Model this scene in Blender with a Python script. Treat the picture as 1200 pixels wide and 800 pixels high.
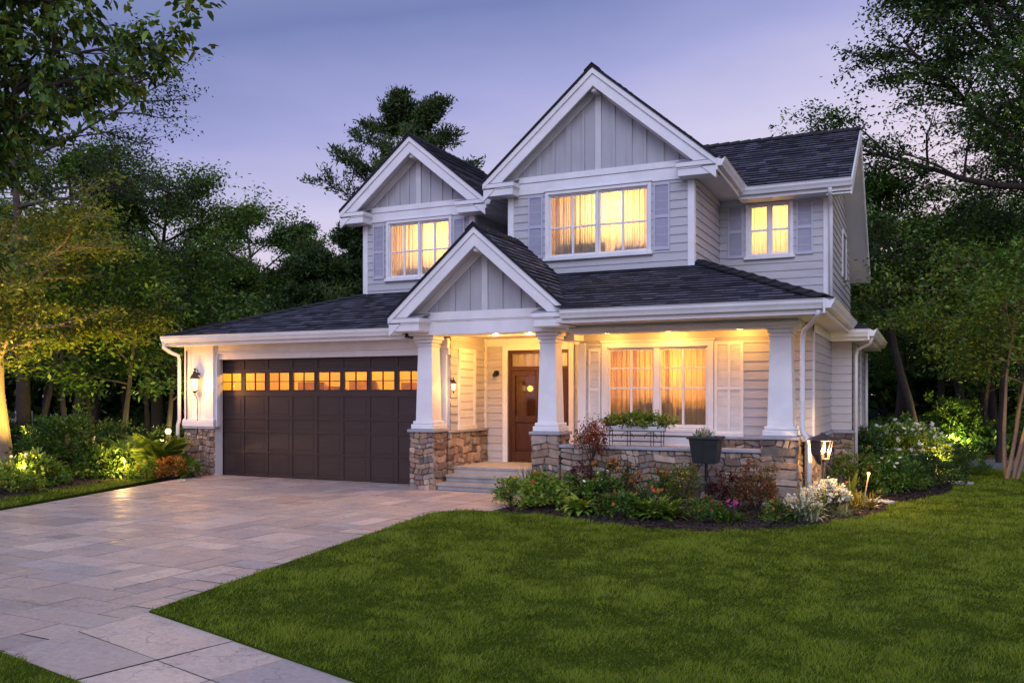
import bpy, math, random
import numpy as np
from mathutils import Vector, noise as mnoise

# ------------------------------------------------------------------ scene, camera, sky, light
S = bpy.context.scene
for o in list(bpy.data.objects):
    bpy.data.objects.remove(o)
COL = S.collection
R = math.radians
F = 1030.0; HY = 462.0; CAMZ = 1.62
TH = math.atan(482 / F)
cr, ci = math.cos(TH), math.sin(TH)

cam = bpy.data.cameras.new('camera')
cam.sensor_width = 36; cam.lens = F / 1200 * 36
cam.shift_y = (HY - 400) / 1200
cam.clip_start = 0.05; cam.clip_end = 2000
co = bpy.data.objects.new('camera', cam); COL.objects.link(co)
co.location = (0, 0, CAMZ); co.rotation_euler = (R(90), 0, TH)
S.camera = co

S.view_settings.view_transform = 'Standard'
S.view_settings.look = 'None'
S.view_settings.gamma = 1
S.view_settings.exposure = 0.0
S.cycles.max_bounces = 8
S.cycles.diffuse_bounces = 4
S.cycles.transparent_max_bounces = 12
S.cycles.sample_clamp_indirect = 4
S.cycles.caustics_reflective = False
S.cycles.caustics_refractive = False
S.cycles.use_denoising = True

SUN_EL, SUN_AZ = R(34), R(200)          # the bright western dusk sky behind the camera
W = bpy.data.worlds.new('World'); S.world = W; W.use_nodes = True
nt = W.node_tree; nt.nodes.clear()
N = nt.nodes.new; L = nt.links.new
out = N('ShaderNodeOutputWorld')
tc = N('ShaderNodeTexCoord'); sp = N('ShaderNodeSeparateXYZ'); L(tc.outputs['Generated'], sp.inputs[0])
ramp = N('ShaderNodeValToRGB'); cr_ = ramp.color_ramp
stops = [(0.0, (.95, .72, .66)), (.12, (.86, .69, .74)), (.23, (.74, .64, .80)), (.308, (.60, .56, .80)), (.385, (.345, .355, .67)),
         (.475, (.160, .198, .45)), (.56, (.24, .28, .50)), (.75, (.40, .42, .56)), (1, (.42, .44, .58))]
cr_.elements[0].position = stops[0][0]; cr_.elements[0].color = (*stops[0][1], 1)
cr_.elements[1].position = 1; cr_.elements[1].color = (*stops[-1][1], 1)
for p, c in stops[1:-1]:
    e = cr_.elements.new(p); e.color = (*c, 1)
# soft cloud veil shifts the gradient a little
mp = N('ShaderNodeMapping'); mp.inputs['Scale'].default_value = (1.6, 1.6, 6)
L(tc.outputs['Generated'], mp.inputs[0])
nz = N('ShaderNodeTexNoise'); nz.inputs['Scale'].default_value = 1.7; nz.inputs['Detail'].default_value = 5
nz.inputs['Roughness'].default_value = .55
L(mp.outputs[0], nz.inputs['Vector'])
ma = N('ShaderNodeMath'); ma.operation = 'MULTIPLY_ADD'; ma.inputs[1].default_value = .09; ma.inputs[2].default_value = -.045
L(nz.outputs['Fac'], ma.inputs[0])
ad = N('ShaderNodeMath'); ad.operation = 'ADD'; L(sp.outputs['Z'], ad.inputs[0]); L(ma.outputs[0], ad.inputs[1])
# brighter towards east-right horizon
ax = N('ShaderNodeMath'); ax.operation = 'MULTIPLY_ADD'; ax.inputs[1].default_value = -.20; L(sp.outputs['X'], ax.inputs[0]); L(ad.outputs[0], ax.inputs[2])
a2 = N('ShaderNodeMath'); a2.operation = 'ADD'; a2.inputs[1].default_value = -.012; L(ax.outputs[0], a2.inputs[0])
L(a2.outputs[0], ramp.inputs[0])
# sky behind the camera, where the sun went down, is brighter
bk = N('ShaderNodeMapRange'); bk.inputs['From Min'].default_value = .1; bk.inputs['From Max'].default_value = -.9
bk.inputs['To Min'].default_value = 0.0; bk.inputs['To Max'].default_value = 1.0; L(sp.outputs['Y'], bk.inputs['Value'])
bt = N('ShaderNodeMix'); bt.data_type = 'RGBA'; L(bk.outputs[0], bt.inputs[0]); bt.inputs[6].default_value = (1, 1, 1, 1); bt.inputs[7].default_value = (1.0, 1.22, 1.75, 1)
vm = N('ShaderNodeVectorMath'); vm.operation = 'MULTIPLY'; L(ramp.outputs[0], vm.inputs[0]); L(bt.outputs[2], vm.inputs[1])
sky = N('ShaderNodeTexSky'); sky.sky_type = 'NISHITA'; sky.sun_disc = False
sky.sun_elevation = R(1); sky.sun_rotation = SUN_AZ
bg1 = N('ShaderNodeBackground'); L(vm.outputs[0], bg1.inputs[0]); bg1.inputs[1].default_value = 1.0
bg2 = N('ShaderNodeBackground'); L(sky.outputs[0], bg2.inputs[0]); bg2.inputs[1].default_value = .05
ash = N('ShaderNodeAddShader'); L(bg1.outputs[0], ash.inputs[0]); L(bg2.outputs[0], ash.inputs[1])
L(ash.outputs[0], out.inputs[0])

sl = bpy.data.lights.new('sun', 'SUN'); sl.energy = 1.4; sl.angle = R(40); sl.color = (.80, .82, 1.0)
so = bpy.data.objects.new('sun', sl); COL.objects.link(so)
so.rotation_euler = (R(90) - SUN_EL, 0, R(14))


def lamp(name, loc, power, color=(1, .62, .25), size=.05, kind='POINT', rot=None, spot=None):
    d = bpy.data.lights.new(name, kind); d.energy = power; d.color = color
    if kind in ('POINT', 'SPOT'):
        d.shadow_soft_size = size
    if kind == 'SPOT':
        d.spot_size = R(spot or 100); d.spot_blend = .6
    if kind == 'AREA':
        d.size = size
    o = bpy.data.objects.new(name, d); COL.objects.link(o); o.location = loc
    if rot:
        o.rotation_euler = rot
    return o


# ------------------------------------------------------------------ helpers
def at(px, d, z=0.0):                       # a point at real distance d along a bearing
    lat = (px - 600) / F * d
    return Vector((cr * lat - ci * d, ci * lat + cr * d, z))


def gz(px, py, z=0.0):                      # where a bearing meets the ground plane
    return at(px, (CAMZ - z) * F / (py - HY), z)


def mat(name, base, rough=.6, var=.0, vscale=4, bump=0, bscale=40, attr=False, spec=.4, metal=0, stretch=None, dirt=None):
    m = bpy.data.materials.new(name); m.use_nodes = True
    t = m.node_tree; b = t.nodes['Principled BSDF']
    b.inputs['Roughness'].default_value = rough
    b.inputs['Specular IOR Level'].default_value = spec
    b.inputs['Metallic'].default_value = metal
    c = t.nodes.new('ShaderNodeTexCoord'); src = c.outputs['Object']
    if stretch:
        mpn = t.nodes.new('ShaderNodeMapping'); mpn.inputs['Scale'].default_value = stretch
        t.links.new(src, mpn.inputs[0]); src = mpn.outputs[0]
    colsock = None
    if attr:
        an = t.nodes.new('ShaderNodeAttribute'); an.attribute_name = 'Col'; colsock = an.outputs['Color']
    if var:
        n = t.nodes.new('ShaderNodeTexNoise'); n.inputs['Scale'].default_value = vscale; n.inputs['Detail'].default_value = 6
        n.inputs['Roughness'].default_value = .65
        t.links.new(src, n.inputs['Vector'])
        mr = t.nodes.new('ShaderNodeMapRange'); mr.inputs['From Min'].default_value = .3; mr.inputs['From Max'].default_value = .7
        mr.inputs['To Min'].default_value = 1 - var; mr.inputs['To Max'].default_value = 1 + var
        t.links.new(n.outputs['Fac'], mr.inputs['Value'])
        mx = t.nodes.new('ShaderNodeVectorMath'); mx.operation = 'SCALE'
        if colsock: t.links.new(colsock, mx.inputs[0])
        else: mx.inputs[0].default_value = base
        t.links.new(mr.outputs[0], mx.inputs['Scale']); colsock = mx.outputs[0]
    if colsock: t.links.new(colsock, b.inputs['Base Color'])
    else: b.inputs['Base Color'].default_value = (*base, 1)
    if bump:
        n2 = t.nodes.new('ShaderNodeTexNoise'); n2.inputs['Scale'].default_value = bscale; n2.inputs['Detail'].default_value = 5
        t.links.new(src, n2.inputs['Vector'])
        bp = t.nodes.new('ShaderNodeBump'); bp.inputs['Strength'].default_value = bump; bp.inputs['Distance'].default_value = .01
        t.links.new(n2.outputs['Fac'], bp.inputs['Height']); t.links.new(bp.outputs[0], b.inputs['Normal'])
    return m


def pavermat():
    """cleft stone: slab tint, cloudy iron stains, grey bloom, thin veins, rough cleft surface"""
    m = bpy.data.materials.new('pavers'); m.use_nodes = True
    t = m.node_tree; b = t.nodes['Principled BSDF']; N_ = t.nodes.new; K_ = t.links.new
    c = N_('ShaderNodeTexCoord'); an = N_('ShaderNodeAttribute'); an.attribute_name = 'Col'
    def noise(sc, det, rough=.6, dist=0):
        n = N_('ShaderNodeTexNoise'); n.inputs['Scale'].default_value = sc; n.inputs['Detail'].default_value = det
        n.inputs['Roughness'].default_value = rough; n.inputs['Distortion'].default_value = dist; K_(c.outputs['Object'], n.inputs['Vector']); return n.outputs['Fac']
    def rng_(src, a, b_, lo, hi):
        r_ = N_('ShaderNodeMapRange'); r_.inputs['From Min'].default_value = a; r_.inputs['From Max'].default_value = b_
        r_.inputs['To Min'].default_value = lo; r_.inputs['To Max'].default_value = hi; K_(src, r_.inputs['Value']); return r_.outputs[0]
    def mix(fac, a, colr):
        x = N_('ShaderNodeMix'); x.data_type = 'RGBA'; K_(fac, x.inputs[0]); K_(a, x.inputs[6]); x.inputs[7].default_value = (*colr, 1); return x.outputs[2]
    col = an.outputs['Color']
    col = mix(rng_(noise(1.5, 5, .65, 1.2), .5, .72, 0, .6), col, (.50, .36, .29))
    col = mix(rng_(noise(2.3, 6, .7, .8), .52, .75, 0, .65), col, (.25, .235, .255))
    vor = N_('ShaderNodeTexVoronoi'); vor.feature = 'DISTANCE_TO_EDGE'; vor.inputs['Scale'].default_value = 1.1
    wv = N_('ShaderNodeVectorMath'); wv.operation = 'ADD'; nn = N_('ShaderNodeTexNoise'); nn.inputs['Scale'].default_value = 3; nn.inputs['Detail'].default_value = 6
    K_(c.outputs['Object'], nn.inputs['Vector']); K_(c.outputs['Object'], wv.inputs[0]); K_(nn.outputs['Color'], wv.inputs[1]); K_(wv.outputs[0], vor.inputs['Vector'])
    col = mix(rng_(vor.outputs['Distance'], 0, .014, .55, 0), col, (.16, .13, .12))
    sc = N_('ShaderNodeVectorMath'); sc.operation = 'SCALE'; K_(col, sc.inputs[0]); K_(rng_(noise(26, 6, .7), .3, .7, .78, 1.2), sc.inputs['Scale'])
    K_(sc.outputs[0], b.inputs['Base Color'])
    K_(rng_(noise(4, 4), .3, .7, .36, .66), b.inputs['Roughness'])
    bp = N_('ShaderNodeBump'); bp.inputs['Strength'].default_value = .7; bp.inputs['Distance'].default_value = .012
    K_(noise(7, 8, .62, .6), bp.inputs['Height']); K_(bp.outputs[0], b.inputs['Normal'])
    return m


def leafmat(name, trans=.35, rough=.5, spec=.25):
    m = bpy.data.materials.new(name); m.use_nodes = True
    t = m.node_tree; b = t.nodes['Principled BSDF']; b.inputs['Roughness'].default_value = rough
    b.inputs['Specular IOR Level'].default_value = spec
    an = t.nodes.new('ShaderNodeAttribute'); an.attribute_name = 'Col'
    t.links.new(an.outputs['Color'], b.inputs['Base Color'])
    tr = t.nodes.new('ShaderNodeBsdfTranslucent')
    h = t.nodes.new('ShaderNodeVectorMath'); h.operation = 'MULTIPLY'; h.inputs[1].default_value = (1.3, 1.25, .6)
    t.links.new(an.outputs['Color'], h.inputs[0]); t.links.new(h.outputs[0], tr.inputs[0])
    mx = t.nodes.new('ShaderNodeMixShader'); mx.inputs[0].default_value = trans
    t.links.new(b.outputs[0], mx.inputs[1]); t.links.new(tr.outputs[0], mx.inputs[2])
    t.links.new(mx.outputs[0], t.nodes['Material Output'].inputs[0])
    return m


def emis(name, c, s):
    m = bpy.data.materials.new(name); m.use_nodes = True
    t = m.node_tree; t.nodes.clear()
    e = t.nodes.new('ShaderNodeEmission'); e.inputs[0].default_value = (*c, 1); e.inputs[1].default_value = s
    o = t.nodes.new('ShaderNodeOutputMaterial'); t.links.new(e.outputs[0], o.inputs[0])
    return m


def glassmat(name, tint=(1, 1, 1), boost=1.0):
    m = bpy.data.materials.new(name); m.use_nodes = True
    t = m.node_tree; t.nodes.clear()
    tr = t.nodes.new('ShaderNodeBsdfTransparent'); tr.inputs[0].default_value = (*tint, 1)
    g = t.nodes.new('ShaderNodeBsdfGlossy'); g.inputs['Roughness'].default_value = .03
    f = t.nodes.new('ShaderNodeLayerWeight'); f.inputs[0].default_value = .5
    pw = t.nodes.new('ShaderNodeMath'); pw.operation = 'POWER'; pw.inputs[1].default_value = 5; t.links.new(f.outputs['Facing'], pw.inputs[0])
    mu = t.nodes.new('ShaderNodeMath'); mu.operation = 'MULTIPLY_ADD'; mu.inputs[1].default_value = .93; mu.inputs[2].default_value = .035 * boost
    t.links.new(pw.outputs[0], mu.inputs[0])
    x = t.nodes.new('ShaderNodeMixShader'); o = t.nodes.new('ShaderNodeOutputMaterial')
    t.links.new(mu.outputs[0], x.inputs[0]); t.links.new(tr.outputs[0], x.inputs[1]); t.links.new(g.outputs[0], x.inputs[2])
    t.links.new(x.outputs[0], o.inputs[0])
    return m


def curtainmat(name, c, thru):
    m = bpy.data.materials.new(name); m.use_nodes = True
    t = m.node_tree; t.nodes.clear()
    tl = t.nodes.new('ShaderNodeBsdfTranslucent'); df = t.nodes.new('ShaderNodeBsdfDiffuse'); tp = t.nodes.new('ShaderNodeBsdfTransparent')
    tcn = t.nodes.new('ShaderNodeTexCoord'); mpn = t.nodes.new('ShaderNodeMapping'); mpn.inputs['Scale'].default_value = (9, 9, .9)
    n = t.nodes.new('ShaderNodeTexNoise'); n.inputs['Scale'].default_value = 2.2; n.inputs['Detail'].default_value = 4
    t.links.new(tcn.outputs['Object'], mpn.inputs[0]); t.links.new(mpn.outputs[0], n.inputs['Vector'])
    mr = t.nodes.new('ShaderNodeMapRange'); mr.inputs['From Min'].default_value = .3; mr.inputs['From Max'].default_value = .7
    mr.inputs['To Min'].default_value = .66; mr.inputs['To Max'].default_value = 1.06
    t.links.new(n.outputs['Fac'], mr.inputs['Value'])
    v = t.nodes.new('ShaderNodeVectorMath'); v.operation = 'SCALE'; v.inputs[0].default_value = c; t.links.new(mr.outputs[0], v.inputs['Scale'])
    t.links.new(v.outputs[0], tl.inputs[0]); t.links.new(v.outputs[0], df.inputs[0])
    x = t.nodes.new('ShaderNodeMixShader'); x.inputs[0].default_value = .35
    t.links.new(tl.outputs[0], x.inputs[1]); t.links.new(df.outputs[0], x.inputs[2])
    y = t.nodes.new('ShaderNodeMixShader'); y.inputs[0].default_value = thru
    t.links.new(x.outputs[0], y.inputs[1]); t.links.new(tp.outputs[0], y.inputs[2])
    o = t.nodes.new('ShaderNodeOutputMaterial'); t.links.new(y.outputs[0], o.inputs[0])
    return m


def shinglemat():
    m = bpy.data.materials.new('roof_shingles'); m.use_nodes = True
    t = m.node_tree; b = t.nodes['Principled BSDF']; b.inputs['Roughness'].default_value = .8
    b.inputs['Specular IOR Level'].default_value = .35
    uv = t.nodes.new('ShaderNodeUVMap'); uv.uv_map = 'UVMap'
    br = t.nodes.new('ShaderNodeTexBrick'); br.inputs['Scale'].default_value = 1
    br.inputs['Brick Width'].default_value = .24; br.inputs['Row Height'].default_value = .13
    br.inputs['Mortar Size'].default_value = .004; br.offset = .37; br.offset_frequency = 3; br.squash = .7; br.squash_frequency = 2
    br.inputs['Color1'].default_value = (.012, .013, .022, 1); br.inputs['Color2'].default_value = (.10, .098, .135, 1)
    br.inputs['Mortar'].default_value = (.012, .012, .016, 1); br.inputs['Bias'].default_value = -.1
    n = t.nodes.new('ShaderNodeTexNoise'); n.inputs['Scale'].default_value = 60; n.inputs['Detail'].default_value = 3
    n3 = t.nodes.new('ShaderNodeTexNoise'); n3.inputs['Scale'].default_value = 1.3; n3.inputs['Detail'].default_value = 4
    t.links.new(uv.outputs[0], br.inputs['Vector']); t.links.new(uv.outputs[0], n.inputs['Vector']); t.links.new(uv.outputs[0], n3.inputs['Vector'])
    v = t.nodes.new('ShaderNodeVectorMath'); v.operation = 'SCALE'
    mr = t.nodes.new('ShaderNodeMath'); mr.operation = 'MULTIPLY'
    m1 = t.nodes.new('ShaderNodeMapRange'); m1.inputs['To Min'].default_value = .35; m1.inputs['To Max'].default_value = 1.65
    m2 = t.nodes.new('ShaderNodeMapRange'); m2.inputs['To Min'].default_value = .5; m2.inputs['To Max'].default_value = 1.5
    t.links.new(n.outputs['Fac'], m1.inputs['Value']); t.links.new(n3.outputs['Fac'], m2.inputs['Value'])
    t.links.new(m1.outputs[0], mr.inputs[0]); t.links.new(m2.outputs[0], mr.inputs[1])
    t.links.new(br.outputs['Color'], v.inputs[0]); t.links.new(mr.outputs[0], v.inputs['Scale'])
    t.links.new(v.outputs[0], b.inputs['Base Color'])
    bp = t.nodes.new('ShaderNodeBump'); bp.inputs['Strength'].default_value = .6; bp.inputs['Distance'].default_value = .012
    t.links.new(n.outputs['Fac'], bp.inputs['Height']); t.links.new(bp.outputs[0], b.inputs['Normal'])
    return m


M = dict(
    siding=mat('painted_siding', (.465, .46, .465), .55, .10, 1.8, .12, 30, stretch=(1, 1, 6)),
    panel=mat('gable_boards', (.40, .40, .42), .6, .08, 3, .15, 25, stretch=(3, 3, .6)),
    trim=mat('white_trim', (.76, .755, .755), .45, .08, 2.6, .1, 25),
    post=mat('gable_post', (.56, .56, .57), .5, .08, 3),
    soffit=mat('soffit_paint', (.70, .69, .68), .6, .05, 2),
    shutter=mat('shutter_paint', (.46, .46, .55), .5, .06, 5),
    shutterw=mat('pale_shutter_paint', (.78, .76, .72), .5, .06, 5),
    roof=shinglemat(),
    stone=mat('fieldstone', (.3, .3, .3), .8, .28, 9, .9, 30, attr=True),
    mortar=mat('mortar', (.14, .125, .11), .9, .2, 15, .4, 60),
    cap=mat('bluestone_cap', (.33, .335, .36), .7, .15, 8, .3, 40),
    wood=mat('mahogany', (.062, .022, .009), .35, .35, 4, .12, 12, stretch=(8, 8, .7)),
    gdoor=mat('brown_garage_paint', (.040, .0235, .019), .42, .18, 4, .25, 14, stretch=(1, 4, 9)),
    dark=mat('black_metal', (.012, .012, .014), .4, .2, 8, spec=.5, metal=.3),
    planter=mat('dark_green_metal', (.016, .020, .020), .42, .25, 7, spec=.5),
    bronze=mat('bronze_metal', (.10, .085, .085), .38, .2, 6, metal=.6),
    paver=pavermat(),
    joint=mat('joint_sand', (.07, .06, .05), .95, .25, 20),
    porch=mat('porch_stone', (.46, .41, .36), .6, .15, 5, .2, 30),
    step=mat('step_stone', (.33, .315, .30), .65, .2, 6, .3, 25),
    mulch=mat('mulch', (.028, .018, .014), .95, .6, 18, 1.0, 45),
    soil=mat('forest_floor', (.030, .026, .014), .95, .5, 1.5, .8, 12),
    turf=mat('turf_base', (.034, .058, .005), .95, .3, 3, .6, 60, spec=.04),
    bark=mat('bark', (.060, .046, .036), .9, .4, 6, .9, 14, stretch=(4, 4, .7)),
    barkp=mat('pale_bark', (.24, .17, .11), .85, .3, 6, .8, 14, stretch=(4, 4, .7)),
    interior=mat('warm_interior', (.66, .50, .30), .7, .12, 1.4),
    brown_boxes=mat('box_brown', (.16, .075, .03), .7, .4, 4),
    glass=glassmat('window_glass'), dglass=glassmat('door_glass', (.55, .42, .28), 1.4), gglass=glassmat('garage_glass', (.95, .85, .6)),
    curtain=curtainmat('sheer_curtain', (.88, .82, .68), .14), amber=curtainmat('amber_curtain', (.86, .70, .42), .16), drape=curtainmat('heavy_drape', (.55, .38, .18), .0),
    leaf=leafmat('leaves', .25, .42), petal=leafmat('petals', .25, .6), needle=leafmat('needles', .12, .6), blade=leafmat('grass_blades', .25, .55, .10),
    bulb=emis('lamp_glow', (1, .56, .16), 5), bulbhot=emis('lamp_glow_hot', (1, .55, .16), 7), can=emis('downlight_glow', (1, .6, .2), 8),
    white=mat('white_fence_paint', (.55, .55, .55), .6), terra=mat('terracotta', (.33, .13, .05), .8, .2, 8),
    asphalt=mat('pale_drive', (.24, .25, .27), .8, .2, 3), orange=mat('flame', (.3, .1, .02)),
)

ROOTS = {}


def tag(o, label=None, cat=None, group=None, kind=None):
    if label: o['label'] = label
    if cat: o['category'] = cat
    if group: o['group'] = group
    if kind: o['kind'] = kind
    return o


def thing(name, label, cat, loc=(0, 0, 0), rz=0, group=None):
    o = bpy.data.objects.new(name, None); COL.objects.link(o)
    o.location = loc; o.rotation_euler = (0, 0, rz); o.empty_display_size = .2
    ROOTS[o.name] = Vector(loc)
    return tag(o, label, cat, group)


def rootoff(p):
    while p.parent: p = p.parent
    return ROOTS.get(p.name, Vector((0, 0, 0)))


class MB:
    def __init__(s): s.v = []; s.f = []; s.c = []; s.uv = []

    def poly(s, pts, col=None, uv=None):
        b = len(s.v); s.v.extend([tuple(p) for p in pts]); s.f.append(tuple(range(b, b + len(pts)))); s.c.append(col)
        s.uv.append(uv or [(0, 0)] * len(pts)); return s

    def faces(s, verts, faces, col=None):
        b = len(s.v); s.v.extend([tuple(p) for p in verts])
        for f in faces:
            s.f.append(tuple(i + b for i in f)); s.c.append(col); s.uv.append([(0, 0)] * len(f))
        return s

    def box(s, x0, x1, y0, y1, z0, z1, col=None):
        x0, x1 = sorted((x0, x1)); y0, y1 = sorted((y0, y1)); z0, z1 = sorted((z0, z1))
        v = [(x0, y0, z0), (x1, y0, z0), (x1, y1, z0), (x0, y1, z0), (x0, y0, z1), (x1, y0, z1), (x1, y1, z1), (x0, y1, z1)]
        return s.faces(v, [(0, 3, 2, 1), (4, 5, 6, 7), (0, 1, 5, 4), (1, 2, 6, 5), (2, 3, 7, 6), (3, 0, 4, 7)], col)

    def prism(s, base, ext, col=None):          # base: planar loop of 3D points, extruded by ext
        n = len(base); e = Vector(ext); b = [Vector(p) for p in base]; t = [p + e for p in b]
        nn = (b[1] - b[0]).cross(b[2] - b[0])
        if nn.dot(e) > 0: b.reverse(); t.reverse()
        v = b + t
        fs = [tuple(range(n)), tuple(range(2 * n - 1, n - 1, -1))]
        for i in range(n):
            j = (i + 1) % n; fs.append((j, i, n + i, n + j))
        return s.faces(v, fs, col)

    def tube(s, pts, rad, n=6, col=None, cap=True):
        pts = [Vector(p) for p in pts]
        if not hasattr(rad, '__len__'): rad = [rad] * len(pts)
        rings = []; ref = None
        for i, p in enumerate(pts):
            d = (pts[min(i + 1, len(pts) - 1)] - pts[max(i - 1, 0)]).normalized()
            if ref is None:
                ref = Vector((1, 0, 0)) if abs(d.x) < .8 else Vector((0, 1, 0))
            a = (ref - d * ref.dot(d)).normalized(); ref = a; c = d.cross(a)
            rings.append([p + (a * math.cos(2 * math.pi * k / n) + c * math.sin(2 * math.pi * k / n)) * rad[i] for k in range(n)])
        v = [q for r in rings for q in r]; fs = []
        for i in range(len(pts) - 1):
            for k in range(n):
                k2 = (k + 1) % n; fs.append((i * n + k, i * n + k2, (i + 1) * n + k2, (i + 1) * n + k))
        if cap:
            fs.append(tuple(range(n - 1, -1, -1))); fs.append(tuple((len(pts) - 1) * n + k for k in range(n)))
        return s.faces(v, fs, col)

    def lathe(s, prof, c, n=16, rot=0):
        v = []; fs = []
        for r, z in prof:
            for k in range(n):
                a = 2 * math.pi * k / n + rot; v.append((c[0] + r * math.cos(a), c[1] + r * math.sin(a), c[2] + z))
        for i in range(len(prof) - 1):
            for k in range(n):
                k2 = (k + 1) % n; fs.append((i * n + k, i * n + k2, (i + 1) * n + k2, (i + 1) * n + k))
        fs.append(tuple(range(n - 1, -1, -1))); fs.append(tuple((len(prof) - 1) * n + k for k in range(n)))
        return s.faces(v, fs)

    def build(s, name, m, parent=None, bevel=0, smooth=False):
        off = rootoff(parent) if parent else Vector((0, 0, 0))
        me = bpy.data.meshes.new(name)
        me.from_pydata([(p[0] - off.x, p[1] - off.y, p[2] - off.z) for p in s.v], [], s.f)
        if any(c is not None for c in s.c):
            a = me.color_attributes.new('Col', 'FLOAT_COLOR', 'CORNER'); arr = []
            for f, c in zip(s.f, s.c): arr += [*(c or (.3, .3, .3)), 1] * len(f)
            a.data.foreach_set('color', arr)
        if any(u[0] != u[1] for u in s.uv if len(u) > 1):
            ul = me.uv_layers.new(name='UVMap'); ul.data.foreach_set('uv', [x for u in s.uv for q in u for x in q])
        me.materials.append(m)
        if smooth: me.polygons.foreach_set('use_smooth', [True] * len(me.polygons))
        me.update()
        o = bpy.data.objects.new(name, me); COL.objects.link(o)
        if parent: o.parent = parent
        if bevel:
            b = o.modifiers.new('bevel', 'BEVEL'); b.width = bevel; b.segments = 1; b.limit_method = 'ANGLE'; b.angle_limit = R(40)
        return o


def clip_v(poly, v0, v1):                       # clip a convex 2D polygon to v0 <= v <= v1
    def half(P, lim, sg):
        o = []
        for i in range(len(P)):
            a, b = P[i], P[(i + 1) % len(P)]; da, db = sg * (a[1] - lim), sg * (b[1] - lim)
            if da >= 0: o.append(a)
            if da * db < 0:
                t = da / (da - db); o.append((a[0] + (b[0] - a[0]) * t, a[1] + (b[1] - a[1]) * t))
        return o
    P = half(poly, v0, 1)
    return half(P, v1, -1) if len(P) > 2 else P


def lap(mb, org, u, v, n, poly, exp, th, v_org=0.0, jit=0, rng=None):
    """lapped courses (clapboards or shingles) covering a convex polygon given in (u,v)"""
    org, u, v, n = Vector(org), Vector(u), Vector(v), Vector(n)
    lo = min(p[1] for p in poly); hi = max(p[1] for p in poly)
    k = math.floor((lo - v_org) / exp)
    while v_org + k * exp < hi - 1e-6:
        r0 = v_org + k * exp; r1 = r0 + exp; k += 1
        P = clip_v(poly, max(r0, lo), min(r1, hi))
        if len(P) < 3: continue
        t_ = th * (1 + (rng.uniform(-jit, jit) if rng else 0))
        off = lambda q: t_ * (1 - (q[1] - r0) / exp) + .002
        pts = [org + u * q[0] + v * q[1] + n * off(q) for q in P]
        if (pts[1] - pts[0]).cross(pts[2] - pts[0]).dot(n) < 0: pts.reverse(); P = P[::-1]
        mb.poly(pts, uv=[(q[0], q[1]) for q in P])
        vb = min(q[1] for q in P); bl = [q for q in P if abs(q[1] - vb) < 1e-6]
        if len(bl) >= 2:
            a = min(bl); b = max(bl)
            A, B = org + u * a[0] + v * a[1], org + u * b[0] + v * b[1]
            mb.poly([A, B, B + n * off(b), A + n * off(a)], uv=[(a[0], vb), (b[0], vb), (b[0], vb + .001), (a[0], vb + .001)])


def roof_plane(mb, pts, exp=.13, th=.017, seed=0):
    p = [Vector(q) for q in pts]                # first two points: the eave, left to right as seen from outside
    u = (p[1] - p[0]).normalized(); n = u.cross(p[2] - p[0]).normalized()
    if n.z < 0: n = -n
    v = n.cross(u)
    if v.z < 0: v = -v
    lap(mb, p[0], u, v, n, [((q - p[0]).dot(u), (q - p[0]).dot(v)) for q in p], exp, th, 0, .35, random.Random(seed))
    return n


# ------------------------------------------------------------------ ground, drive, lawn
rng = random.Random(3)
nrg = np.random.default_rng(7)


def bulk_mesh(name, verts, quads, m, parent=None, cols=None, smooth=False):
    me = bpy.data.meshes.new(name)
    nv, nf = len(verts), len(quads)
    me.vertices.add(nv); me.vertices.foreach_set('co', np.asarray(verts, 'f').ravel())
    k = quads.shape[1]
    me.loops.add(nf * k); me.loops.foreach_set('vertex_index', np.asarray(quads, 'i').ravel())
    me.polygons.add(nf); me.polygons.foreach_set('loop_start', np.arange(nf, dtype='i') * k)
    me.update(calc_edges=True)
    if cols is not None:
        a = me.color_attributes.new('Col', 'FLOAT_COLOR', 'POINT')
        a.data.foreach_set('color', np.c_[cols, np.ones(nv)].astype('f').ravel())
    me.materials.append(m)
    if smooth: me.polygons.foreach_set('use_smooth', np.ones(nf, dtype=bool))
    o = bpy.data.objects.new(name, me); COL.objects.link(o)
    if parent: o.parent = parent
    return o


def inside(poly, x, y):
    r = np.zeros(len(x), bool); n = len(poly)
    for i in range(n):
        x0, y0 = poly[i][:2]; x1, y1 = poly[(i + 1) % n][:2]
        c = ((y0 > y) != (y1 > y))
        with np.errstate(divide='ignore', invalid='ignore'):
            xi = (x1 - x0) * (y - y0) / (y1 - y0 + 1e-12) + x0
        r ^= c & (x < xi)
    return r


def sheet(name, poly, z, m, drop=.05):
    mb = MB(); p = [(q[0], q[1], z - drop) for q in poly]; mb.prism(p, (0, 0, drop)); return mb.build(name, m)


g = MB(); g.poly([(-400, -300, -.06), (400, -300, -.06), (400, 500, -.06), (-400, 500, -.06)])
tag(g.build('ground', M['soil']), kind='structure')

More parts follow.
